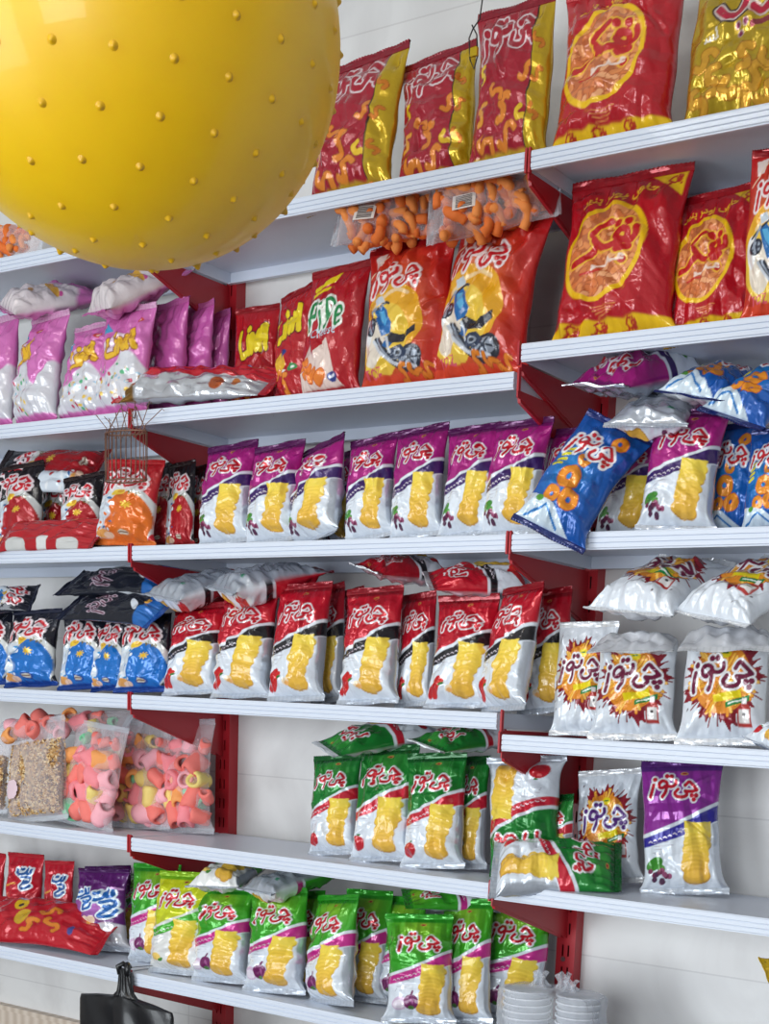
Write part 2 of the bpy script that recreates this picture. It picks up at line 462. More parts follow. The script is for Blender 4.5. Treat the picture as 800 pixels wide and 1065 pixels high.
def chips_column(a, cx, y0, y1, r, lean=0.0):
    rng = random.Random(int(cx * 997 + y0 * 131))
    n = 11; ys = np.linspace(y1 - r * .75, y0 + r * .5, n)
    for i, y in enumerate(ys):
        t = i / (n - 1); x = cx + lean * (.5 - t) * 2 + rng.uniform(-.018, .018); rr = r * rng.uniform(.90, 1.04) * (1.05 if i == 0 else 1)
        tilt = rng.uniform(-.16, .22)
        col = (236 - int(14 * t), 206 - int(34 * t), 70 - int(10 * t))
        a.disc(x, y - .016, rr, r * .52, (190, 138, 34), tilt)
        a.disc(x, y, rr * .99, r * .52, col, tilt)
        a.disc(x - .01, y + .015, rr * .7, r * .26, tuple(min(255, c + 10) for c in col), tilt)
    a.poly([(cx + lean - r * .95, y1 - r * .8), (cx + lean - r, y1 + r * .05), (cx + lean + r * .1, y1 - r * .12), (cx + lean + r * .98, y1), (cx + lean + r * .95, y1 - r * .9)], (238, 210, 78))
    a.m = np.where((np.abs(a.X - cx) < r * 1.2) & (a.Y < y1) & (a.Y > y0), 0.0, a.m)

def stripe_art(top, band, dark=None, orn='onion', top2=None, margin=0.36, logo=(196, 26, 44), band_w=0.085, chip=(0.17, 0.178), logo_rot=0.12, logo_at=(-0.02, .755, .72), out=CREAM, edge_top=None):
    def f(a):
        X, Y, A = a.X, a.Y, a.A
        u = X + 0.5; V = Y / A
        curve = 0.44 + 0.27 * np.clip(u, 0, 1.25) ** 1.35
        a.paint(np.clip((V - curve) * 120 + .5, 0, 1), top, 0.22)
        if top2: a.paint(np.clip((V - curve) * 120, 0, 1) * np.exp(-(((X + .02) / .3) ** 2 + ((V - .88) / .16) ** 2)), top2)
        lo = curve - 0.028; wide = band_w + 0.05 * u
        bm = np.clip((lo - V) * 120, 0, 1) * np.clip((V - (lo - wide)) * 120, 0, 1)
        a.paint(bm * (X < .56), band, 0.15)
        # white script on the band
        for k in range(9):
            x = -0.42 + k * 0.065; y = (0.44 + 0.27 * (x + .5) ** 1.35 - 0.03 - (band_w + .05 * (x + .5)) * .55) * A
            a.line([(x, y), (x + .02, y + .012), (x + .045, y - .004)], 0.006, (236, 226, 236), False)
        a.paint(np.clip((X - .41) * 60, 0, 1) * np.clip((lo - wide - V) * 120, 0, 1), SILVER, .45)
        if edge_top: a.paint(np.clip((V - 0.955) * 90, 0, 1), edge_top)
        chips_column(a, chip[0], 0.04 * A, 0.535 * A, chip[1], 0.035)
        # small print
        for k, w in enumerate((.2, .26, .2)):
            y = (.36 - k * .028) * A; a.line([(-.36, y), (-.36 + w, y + .012)], 0.0035, (176, 172, 186), False)
        a.text(CHIPS_WORD, -.33, .27 * A, .11, 0.05, (150, 146, 160))
        o = orn
        if o == 'onion':
            a.disc(-.30, .14 * A, .13, .115, (214, 186, 214)); a.disc(-.31, .13 * A, .095, .075, (240, 230, 242))
            a.disc(-.12, .155 * A, .12, .125, (112, 34, 92)); a.line([(-.13, .2 * A), (-.1, .26 * A)], .016, (112, 34, 92)); a.disc(-.1, .16 * A, .02, .055, (160, 84, 140), .3)
            a.disc(-.12, .10 * A, .045, .03, (70, 124, 50))
        elif o == 'grape':
            a.disc(-.36, .19 * A, .12, .075, (62, 136, 48), .5); a.disc(-.27, .15 * A, .05, .05, (80, 150, 60))
            rg = random.Random(3)
            for k in range(12): a.disc(-.42 + .25 * rg.random(), (.04 + .11 * rg.random()) * A, .034, .034, ((112, 40, 74), (78, 34, 66), (150, 72, 108))[k % 3])
        elif o == 'chili':
            a.line([(-.44, .06 * A), (-.36, .13 * A), (-.26, .19 * A)], .05, (190, 24, 30)); a.line([(-.36, .05 * A), (-.27, .11 * A), (-.2, .17 * A)], .04, (206, 36, 34))
            a.disc(-.2, .14 * A, .05, .022, (40, 112, 44), .4); a.disc(-.06, .1 * A, .07, .05, (236, 214, 180)); a.disc(-.04, .085 * A, .05, .03, (238, 176, 100))
        elif o == 'tomato':
            a.disc(-.33, .11 * A, .13, .11, (190, 26, 40)); a.disc(-.35, .15 * A, .03, .022, (228, 100, 104)); a.disc(-.3, .185 * A, .03, .012, (40, 120, 44))
        elif o == 'lemon':
            a.disc(-.3, .13 * A, .1, .07, (244, 206, 110)); a.disc(-.2, .1 * A, .06, .03, (80, 140, 60), .4)
        a.disc(.04, .935 * A, .05, .022, (206, 150, 70)); a.disc(.04, .935 * A, .03, .012, (160, 40, 50))
        a.logo(LOGO, logo_at[0], logo_at[1] * A, logo_at[2], logo_rot, logo, out, 0.064, 0.030)
    return f

def fries_art(logo=(112, 26, 62), c0=.54):
    def f(a):
        X, Y, A = a.X, a.Y, a.A; cy = c0 * A; rg = random.Random(11)
        th = np.arctan2(Y - cy, X); r = np.hypot(X, (Y - cy) * 0.92)
        sp = 0.40 + 0.05 * np.sin(th * 9 + 1) + 0.06 * np.abs(np.sin(th * 17)) ** 3 + .03 * np.sin(th * 4)
        a.paint(a.sd(r, sp - .015), (134, 24, 40))
        for k in range(26):
            t = k / 26 * 6.283 + rg.uniform(-.08, .08); r0, r1 = .34, rg.uniform(.42, .52)
            a.line([(r0 * math.cos(t), cy + r0 * math.sin(t)), (r1 * math.cos(t), cy + r1 * math.sin(t))], .008, (134, 24, 40), False)
        a.paint(a.sd(r, 0.34), (226, 140, 40))
        for k in range(95):
            t = rg.uniform(0, 6.283); r0 = rg.uniform(.02, .31); L = rg.uniform(.09, .16); t2 = t + rg.uniform(-.35, .35)
            p = (r0 * math.cos(t), cy + r0 * math.sin(t)); q = (p[0] + L * math.cos(t2), p[1] + L * math.sin(t2))
            a.line([p, q], .021, (190, 100, 24), False)
            a.line([p, q], .016, rg.choice([(240, 170, 48), (246, 186, 70), (232, 150, 40), (250, 200, 90)]), False)
        for k in range(16):
            x, y = rg.uniform(-.45, .45), rg.uniform(.05, .95) * A
            if math.hypot(x, y - cy) > .5: a.disc(x, y, .008, .02, (90, 70, 76), -.5)
        a.poly([(-.1, cy - .17), (.22, cy - .11), (.24, cy - .19), (-.08, cy - .25)], (232, 212, 20))
        a.poly([(.05, cy - .245), (.33, cy - .165), (.335, cy - .225), (.06, cy - .305)], (18, 128, 60))
        a.line([(.09, cy - .262), (.16, cy - .24), (.2, cy - .235), (.29, cy - .205)], .008, (230, 240, 230), False)
        a.poly([(.2, cy - .5), (.35, cy - .5), (.35, cy - .3), (.31, cy - .26), (.24, cy - .26), (.2, cy - .3)], (176, 52, 48))
        a.poly([(.215, cy - .46), (.335, cy - .46), (.335, cy - .32), (.215, cy - .32)], (232, 228, 226)); a.disc(.275, cy - .37, .02, .02, (60, 50, 50))
        a.poly([(.245, cy - .26), (.305, cy - .26), (.305, cy - .2), (.245, cy - .2)], (240, 238, 238))
        a.disc(.02, cy + .27, .07, .05, (236, 214, 30)); a.line([(-.01, cy + .27), (.05, cy + .275)], .008, (40, 120, 50), False)
        a.logo(LOGO, 0, cy + .06, .80, .13, logo, CREAM, 0.060, 0.030)
    return f

def pofak_art(a):
    X, Y, A = a.X, a.Y, a.A; cx, cy = -.06, .50 * A
    a.text(HAVI, -.02, .88 * A, .64, .10, (236, 186, 44), .025)
    a.disc(cx, cy, .375, .455, (238, 190, 20), -.25)
    rg = random.Random(5)
    e = a.ell(cx, cy, .328, .408, -.25); win = a.sd(e)
    sv = a.c.copy(); a.c[:] = s2l((188, 104, 60))
    for k in range(150):
        x, y = cx + rg.uniform(-.37, .37), cy + rg.uniform(-.5, .5); t = rg.uniform(0, 3.14); L = rg.uniform(.03, .06)
        p = [(x, y), (x + L * math.cos(t), y + L * math.sin(t) + .01), (x + 1.8 * L * math.cos(t + .4), y + 1.8 * L * math.sin(t + .4))]
        a.line(p, .03, (176, 86, 44), False); a.line(p, .024, rg.choice([(226, 140, 80), (234, 156, 98), (216, 122, 66), (238, 170, 120)]), False)
    a.c = sv + (a.c - sv) * win[:, None]
    a.logo(POFAK, cx + .0, cy + .07, .62, .03, (190, 28, 34), (238, 182, 54), .10, .028)
    a.line([(cx - .18, cy - .20), (cx - .08, cy - .19), (cx, cy - .185)], .012, (190, 40, 30), False)
    a.logo(MINOO, cx + .08, cy + .17, .62, .05, (240, 214, 200), None, .034)
    for k in range(4): a.line([(-.1 + .02 * k, .13 * A - k * .022), (.12 - .02 * k, .14 * A - k * .022)], .004, (214, 130, 70), False)
    a.paint(np.clip((.075 - Y / A) * 90, 0, 1), (234, 190, 24))
    for x in (-.3, -.05, .2): a.logo(POFAK, x, .035 * A, .14, 0, (180, 40, 30), None, .12)
    a.poly([(.2, A), (.5, A), (.5, .84 * A)], (234, 190, 24)); a.logo(POFAK, .4, .94 * A, .16, .5, (180, 30, 30), None, .12)

def squiggle(a, x, y, s, rot, col=(222, 130, 40), edge=(150, 70, 20)):
    c, q = math.cos(rot), math.sin(rot)
    p = [(x + s * (i * c - j * q), y + s * (i * q + j * c)) for i, j in ((-1, -.2), (-.5, -.6), (0, -.1), (.1, .5), (.7, .6), (1, .1))]
    a.line(p, s * .34, edge); a.line(p, s * .27, col)

def cheese_art(a):
    A = a.A
    a.logo(LOGO, .0, .82 * A, .9, .22, (164, 22, 44), (226, 206, 210), .075, .022)
    rg = random.Random(8)
    for x, y, s, r in ((.3, .52, .1, .3), (-.36, .56, .08, 1.2), (.32, .22, .11, 1.9), (.12, .12, .12, .4), (-.2, .10, .12, 2.4), (-.33, .3, .1, 1.0), (.02, .3, .13, .9), (-.12, .42, .1, 2.2)):
        squiggle(a, x, y * A, s, r, rg.choice([(222, 130, 40), (232, 190, 40), (226, 150, 50)]))
    a.poly([(.35, 0), (.6, 0), (.6, A), (.37, A)], (204, 170, 30)); a.m = np.where(a.X > .36, .5, a.m); a.line([(.35, 0), (.37, A)], .008, (50, 30, 24), False)
    for y in (.25, .5, .72): squiggle(a, .44, y * A, .07, y * 7)
    a.paint(np.clip((.05 - a.Y / A) * 60, 0, 1), (196, 160, 40))

def moto_art(a):
    X, Y, A = a.X, a.Y, a.A
    a.paint(np.exp(-(((X + .05) / .36) ** 2 + ((Y - .42 * A) / .55) ** 2)), (222, 118, 36))
    a.disc(-.08, .40 * A, .43, .43, (232, 168, 28)); a.disc(-.16, .30 * A, .36, .38, (238, 200, 70))
    a.disc(-.27, .27 * A, .17, .25, (234, 222, 206)); a.disc(-.4, .38 * A, .07, .16, (240, 240, 240))
    a.line([(-.34, .52 * A), (-.2, .59 * A), (0, .63 * A), (.14, .60 * A)], .02, (240, 206, 150))
    # motorcycle: wheels, engine, tank, forks
    for wx, wy, r in ((.22, .13 * A, .15), (-.33, .40 * A, .10)):
        a.disc(wx, wy, r, r * .82, (34, 40, 54), .4); a.disc(wx, wy, r * .68, r * .55, (150, 160, 176), .4)
        for k in range(5):
            t = k * 1.2566; a.line([(wx, wy), (wx + r * .62 * math.cos(t), wy + r * .5 * math.sin(t))], .012, (44, 52, 68), False)
    dk, gr, lt = (38, 44, 58), (150, 160, 176), (206, 212, 222)
    for off, w, c in ((0, .03, dk), (.035, .022, gr), (.06, .018, dk), (-.03, .016, lt)):
        a.line([(-.27 + off, .30 * A), (-.14 + off, .20 * A), (.06 + off, .09 * A - off * .5), (.26, .055 * A - off)], w, c)
    a.poly([(-.02, .20 * A), (.10, .23 * A), (.20, .17 * A), (.12, .11 * A), (-.02, .14 * A)], (44, 58, 84)); a.disc(.07, .17 * A, .05, .04, gr); a.disc(.07, .17 * A, .03, .022, dk)
    a.poly([(-.30, .53 * A), (-.20, .55 * A), (-.12, .50 * A), (-.04, .40 * A), (-.06, .33 * A), (-.16, .31 * A), (-.22, .40 * A)], (26, 104, 172))
    a.poly([(-.25, .51 * A), (-.17, .51 * A), (-.09, .42 * A), (-.12, .38 * A), (-.19, .43 * A)], (92, 176, 222))
    a.poly([(-.06, .34 * A), (.06, .31 * A), (.20, .33 * A), (.27, .36 * A), (.28, .31 * A), (.14, .25 * A), (-.02, .24 * A), (-.12, .29 * A)], (36, 36, 48)); a.poly([(-.10, .28 * A), (.0, .24 * A), (-.04, .20 * A), (-.14, .24 * A)], (32, 96, 160))
    a.line([(-.40, .47 * A), (-.29, .515 * A), (-.16, .56 * A), (-.10, .55 * A)], .013, dk); a.line([(-.28, .53 * A), (-.36, .44 * A), (-.34, .36 * A)], .016, gr)
    a.poly([(-.30, .60 * A), (-.20, .615 * A), (-.16, .57 * A), (-.27, .545 * A)], (196, 206, 216)); a.line([(-.1, .3 * A), (-.02, .18 * A)], .014, lt, False)
    a.poly([(-.5, 0), (.5, 0), (.5, .03 * A), (-.1, .055 * A), (-.5, .05 * A)], (214, 70, 40))
    for x in (.1, .25, .38): squiggle(a, x, .05 * A, .07, x * 9)
    a.text('TOZ', -.28, .075 * A, .22, .05, (220, 90, 110), .02)
    a.poly([(-.42, .965 * A), (-.26, .985 * A), (-.3, .88 * A), (-.40, .87 * A)], (232, 214, 208)); a.line([(-.46, .80 * A), (-.38, .86 * A), (-.24, .96 * A)], .007, (236, 200, 170), False)
    a.logo(LOGO, -.06, .755 * A, .72, .13, (198, 30, 40), (240, 226, 226), .055, .034)

def ring_art(a):
    X, Y, A = a.X, a.Y, a.A
    a.paint(np.exp(-(((X + .1) / .3) ** 2 + ((Y - .45 * A) / .4) ** 2)) * .7, (28, 140, 206))
    for cx, cy, r in ((.26, .86 * A, .12), (-.05, .40 * A, .17), (.12, .23 * A, .15), (-.16, .22 * A, .12), (.02, .58 * A, .1)):
        d = np.abs(np.hypot(X - cx, (Y - cy) * 1.05) - r * .66); a.paint(a.sd(d, r * .42), (196, 92, 26)); a.paint(a.sd(d, r * .34), (234, 146, 40))
    a.poly([(-.5, 0), (.3, 0), (-.05, .15 * A), (-.5, .2 * A)], (212, 228, 240)); a.line([(-.4, .02 * A), (-.15, .12 * A), (.1, .02 * A)], .015, (40, 120, 190), False)
    for k in range(4): a.line([(-.36 - .02 * k, (.62 - .05 * k) * A), (-.25 - .02 * k, (.645 - .05 * k) * A)], .022, (214, 206, 40), False)
    a.disc(-.3, .16 * A, .06, .05, (90, 160, 60))
    a.logo(LOGO, -.02, .72 * A, .84, .05, (198, 30, 44), CREAM, .056, .042)

def sun_art(ball, ball2, low, top=(30, 32, 44)):
    def f(a):
        X, Y, A = a.X, a.Y, a.A
        a.paint(a.sd(a.ell(.06, .30 * A, .50, .37 * A + .02)), (214, 216, 214))
        a.paint(a.sd(a.ell(.12, .25 * A, .38, .34 * A)), ball)
        a.text('\ufeee\ufe97 \ufbff\ufb7c', .24, .575 * A, .2, -.12, (120, 104, 40), .03)
        a.paint(np.clip((-.18 - X) * 40, 0, 1) * (Y < .56 * A), (216, 226, 236))
        rg = random.Random(4)
        for k in range(20):
            x, y = rg.uniform(-.46, -.12), rg.uniform(.06, .5) * A
            a.disc(x, y, rg.uniform(.02, .06), rg.uniform(.015, .035), rg.choice([ball, ball2, (240, 244, 248), (110, 170, 90), (232, 236, 240), (180, 206, 226)]), rg.uniform(-1, 1))
        for k in range(8):
            t = k * .785 + .2; a.line([(.12, .42 * A), (.12 + .085 * math.cos(t), .42 * A + .06 * math.sin(t))], .013, (236, 200, 60), False)
        a.disc(.12, .42 * A, .045, .035, (232, 180, 40))
        a.disc(-.06, .58 * A, .13, .05, (238, 200, 60), .3); a.disc(-.02, .60 * A, .06, .03, (214, 160, 40), .3)
        a.disc(.1, .08 * A, .13, .05, low); a.disc(.1, .08 * A, .09, .03, (226, 220, 200)); a.line([(.02, .08 * A), (.18, .08 * A)], .008, (120, 60, 40), False)
        a.disc(-.3, .07 * A, .13, .06, (236, 168, 90)); a.disc(-.18, .05 * A, .09, .04, (244, 206, 180))
        a.paint(np.clip((.03 - Y / A) * 90, 0, 1), low)
        a.logo(LOGO, -.02, .77 * A, .84, .14, (200, 34, 48), (240, 226, 230), .056, .04)
    return f

def pink_art(a):
    X, Y, A = a.X, a.Y, a.A
    a.paint(np.clip(((.44 + .12 * np.sin(X * 7)) - Y / A) * 30, 0, 1), (214, 214, 220))
    rg = random.Random(6)
    for k in range(46):
        x, y = rg.uniform(-.48, .48), rg.uniform(.03, .42) * A
        a.disc(x, y, rg.uniform(.015, .04), rg.uniform(.015, .035), rg.choice([(80, 170, 120), (190, 60, 90), (230, 222, 214), (150, 190, 214), (226, 190, 80), (236, 236, 238), (210, 190, 170)]), rg.uniform(-1, 1))
    a.paint(np.clip((.045 - Y / A) * 60, 0, 1), (206, 110, 176))
    a.poly([(-.5, .72 * A), (-.5, .84 * A), (-.3, .86 * A), (-.2, .78 * A)], (60, 150, 190)); a.poly([(-.46, .76 * A), (-.4, .82 * A), (-.3, .83 * A)], (214, 236, 240))
    a.paint(a.sd(a.ell(.02, .62 * A, .34, .17)), (228, 206, 222))
    a.disc(.3, .86 * A, .07, .05, (200, 70, 60)); a.disc(.3, .86 * A, .035, .025, (240, 200, 180))
    a.logo(LINA, .03, .62 * A, .56, .22, (230, 180, 40), (150, 90, 40), .12, .03)

def lina_art(a):
    A = a.A
    a.logo(LINA, 0, .70 * A, .62, .12, (232, 206, 30), (110, 24, 26), .15, .035)
    a.disc(-.1, .36 * A, .16, .13, (226, 176, 50), .4); a.disc(.0, .43 * A, .09, .05, (46, 66, 130)); squiggle(a, -.2, .22 * A, .1, .4); squiggle(a, .05, .14 * A, .12, 1.0)
    a.disc(.22, .28 * A, .12, .05, (60, 140, 80)); a.disc(.24, .28 * A, .05, .02, (226, 236, 220)); a.disc(.0, .26 * A, .08, .02, (236, 232, 228))

def pipe_art(a):
    A = a.A
    a.line([(-.3, .86 * A), (-.1, .93 * A), (.06, .98 * A)], .035, (232, 206, 30)); a.line([(-.36, .80 * A), (-.22, .83 * A), (-.08, .87 * A)], .02, (232, 206, 30))
    a.logo(PIPE, .0, .62 * A, .64, .03, (24, 130, 70), (236, 240, 232), .075, .05)
    a.text('Cheese', .02, .47 * A, .5, .05, (190, 222, 236), .0)
    a.poly([(-.42, .0), (-.36, .28 * A), (-.22, .38 * A), (-.12, .28 * A), (0, .36 * A), (.14, .40 * A), (.24, .22 * A), (.40, .0)], (228, 206, 196))
    for x, y, r in ((-.38, .2, 1.0), (-.28, .14, .9), (-.16, .10, 1.2), (-.02, .08, .7)):
        a.line([(x, y * A), (x + .1, (y + .04) * A)], .06, (200, 92, 30), False); a.line([(x, y * A), (x + .1, (y + .04) * A)], .048, (232, 130, 50), False)
    a.disc(.26, .09 * A, .1, .05, (40, 60, 130)); a.line([(.2, .09 * A), (.32, .095 * A)], .012, (214, 220, 236), False)
    a.paint(np.clip((.03 - a.Y / A) * 90, 0, 1), (170, 24, 36))

def pellet_art(base, wh=(222, 222, 228), tomato=True):
    def f(a):
        X, Y, A = a.X, a.Y, a.A
        a.paint(np.clip(((.30 + .05 * np.sin(X * 6)) - Y / A) * 60, 0, 1), wh, .4)
        if tomato:
            a.disc(-.3, .40 * A, .16, .14, (214, 60, 50)); a.disc(-.34, .45 * A, .06, .04, (236, 140, 120)); a.line([(-.36, .58 * A), (-.1, .62 * A)], .022, (226, 150, 60), False)
            a.disc(-.12, .22 * A, .16, .06, (236, 216, 180), .3)
            a.logo(PELET, .12, .70 * A, .52, -.1, (34, 92, 160), (232, 240, 246), .11, .07)
        else:
            rg = random.Random(9)
            a.paint(np.exp(-(((X + .02) / .4) ** 2 + ((Y - .55 * A) / .22) ** 2)), (190, 120, 200))
            for k in range(14): a.disc(-.42 + .5 * rg.random(), (.22 + .16 * rg.random()) * A, .09, .07, rg.choice([(236, 222, 196), (228, 206, 180), (240, 230, 210)]), rg.random() * 3)
            a.logo(PELET, .16, .58 * A, .60, .1, (30, 100, 176), (226, 240, 248), .11, .06); a.logo(PELET, -.26, .63 * A, .46, .2, (30, 100, 176), (226, 240, 248), .11, .06)
            a.line([(.3, .8 * A), (.46, .78 * A)], .02, (206, 150, 210), False)
    return f

def redlying_art(a):
    A = a.A
    a.disc(-.18, .28 * A, .15, .09, (234, 190, 20), .3); a.disc(-.16, .28 * A, .05, .03, (60, 40, 30)); a.disc(.1, .36 * A, .16, .1, (206, 166, 40))
    for x, y, r in ((.2, .62, .4), (-.05, .56, 1.5), (.25, .45, 2.2)): squiggle(a, x, y * A, .12, r)
    a.disc(.22, .78 * A, .09, .04, (70, 70, 140)); a.disc(-.1, .85 * A, .1, .03, (226, 150, 50))

def gold_art(a):
    X, Y, A = a.X, a.Y, a.A
    for x, y, s, r in ((-.3, .35, .12, .3), (-.2, .2, .13, 1.2), (.0, .12, .14, 2.0), (.2, .2, .13, .6), (-.35, .1, .12, 1.7), (.32, .1, .13, .2), (.36, .3, .12, 2.4), (.1, .32, .12, 1.0)):
        squiggle(a, x, y * A, s, r, (226, 168, 50), (170, 110, 20))
    a.line([(-.22, .66 * A), (-.12, .60 * A), (.0, .62 * A), (.06, .70 * A)], .07, (60, 40, 40)); a.line([(-.22, .66 * A), (-.12, .60 * A), (.0, .62 * A), (.06, .70 * A)], .052, (226, 206, 200)); a.line([(-.22, .66 * A), (-.12, .60 * A), (.0, .62 * A), (.06, .70 * A)], .034, (196, 40, 70))
    a.line([(.12, .64 * A), (.22, .61 * A), (.34, .70 * A)], .055, (226, 206, 200)); a.line([(.12, .64 * A), (.22, .61 * A), (.34, .70 * A)], .034, (196, 40, 70))
    for x, y in ((.0, .53), (.07, .54), (.03, .48)): a.disc(x, y * A, .03, .035, (200, 170, 160)); a.disc(x, y * A, .02, .024, (130, 40, 80))
    a.line([(.14, .52 * A), (.32, .56 * A)], .028, (150, 60, 70), False)
    a.text('\ufeb4\ufe8d', -.26, .50 * A, .14, .2, (230, 220, 200), .03)

def plainart(a): pass
def sunblack_art(a):
    A = a.A
    a.paint(np.clip((.14 - a.Y / A) * 60, 0, 1), (30, 100, 176)); a.poly([(.28, .2 * A), (.44, .2 * A), (.44, .86 * A), (.28, .8 * A)], (206, 212, 220)); a.disc(-.1, .2 * A, .16, .05, (216, 222, 230), .4); a.disc(.1, .12 * A, .08, .04, (230, 170, 70))
    a.logo(LOGO, -.1, .62 * A, .66, .14, (96, 50, 70), (190, 170, 184), .04, .026)
def redback_art(a):
    A = a.A
    a.disc(.44, .22 * A, .22, .16, (206, 206, 204)); a.disc(.44, .78 * A, .22, .16, (206, 206, 204)); a.poly([(.2, .46 * A), (.5, .46 * A), (.5, .56 * A), (.2, .56 * A)], (220, 220, 218))

def foilhalf_art(a):
    zig = .03 + .05 * np.abs(((a.Y * 5.3) % 1) * 2 - 1) + .03 * np.sin(a.Y * 17)
    a.paint(np.clip((a.X - zig) * 60, 0, 1), (212, 214, 220), .75)
    a.paint(np.clip((.12 * a.A - a.Y) * 30, 0, 1) * (a.X > 0), (150, 110, 50)); a.disc(.3, .70 * a.A, .12, .09, (196, 96, 50)); a.disc(.24, .82 * a.A, .08, .05, (206, 120, 60))
def clothart(a):
    rg = random.Random(2)
    for k in range(12): a.disc(rg.uniform(-.4, .4), rg.uniform(.1, .9) * a.A, .05, .04, rg.choice([(206, 160, 110), (226, 190, 90), (232, 226, 224), (206, 80, 150), (214, 196, 176)]))
    a.paint(np.clip((a.Y / a.A - .62 - .1 * np.sin(a.X * 6)) * 20, 0, 1), (204, 112, 178)); a.disc(.1, .5 * a.A, .3, .07, (222, 168, 60))

SILVER = (190, 197, 208)
_S1 = (1.02, -.035)
SHIFT = {'purple': _S1, 'redblack': _S1, 'greenred': _S1, 'greenpink': _S1, 'yellowgreen': _S1, 'violet': (1.0, .0), 'pofak': (1.04, .02), 'pinkside': (1.7, .33), 'moto': (1.08, .03), 'cheese': (1.12, .03), 'ring': (1.1, .03), 'pipe': (1.1, .04)}
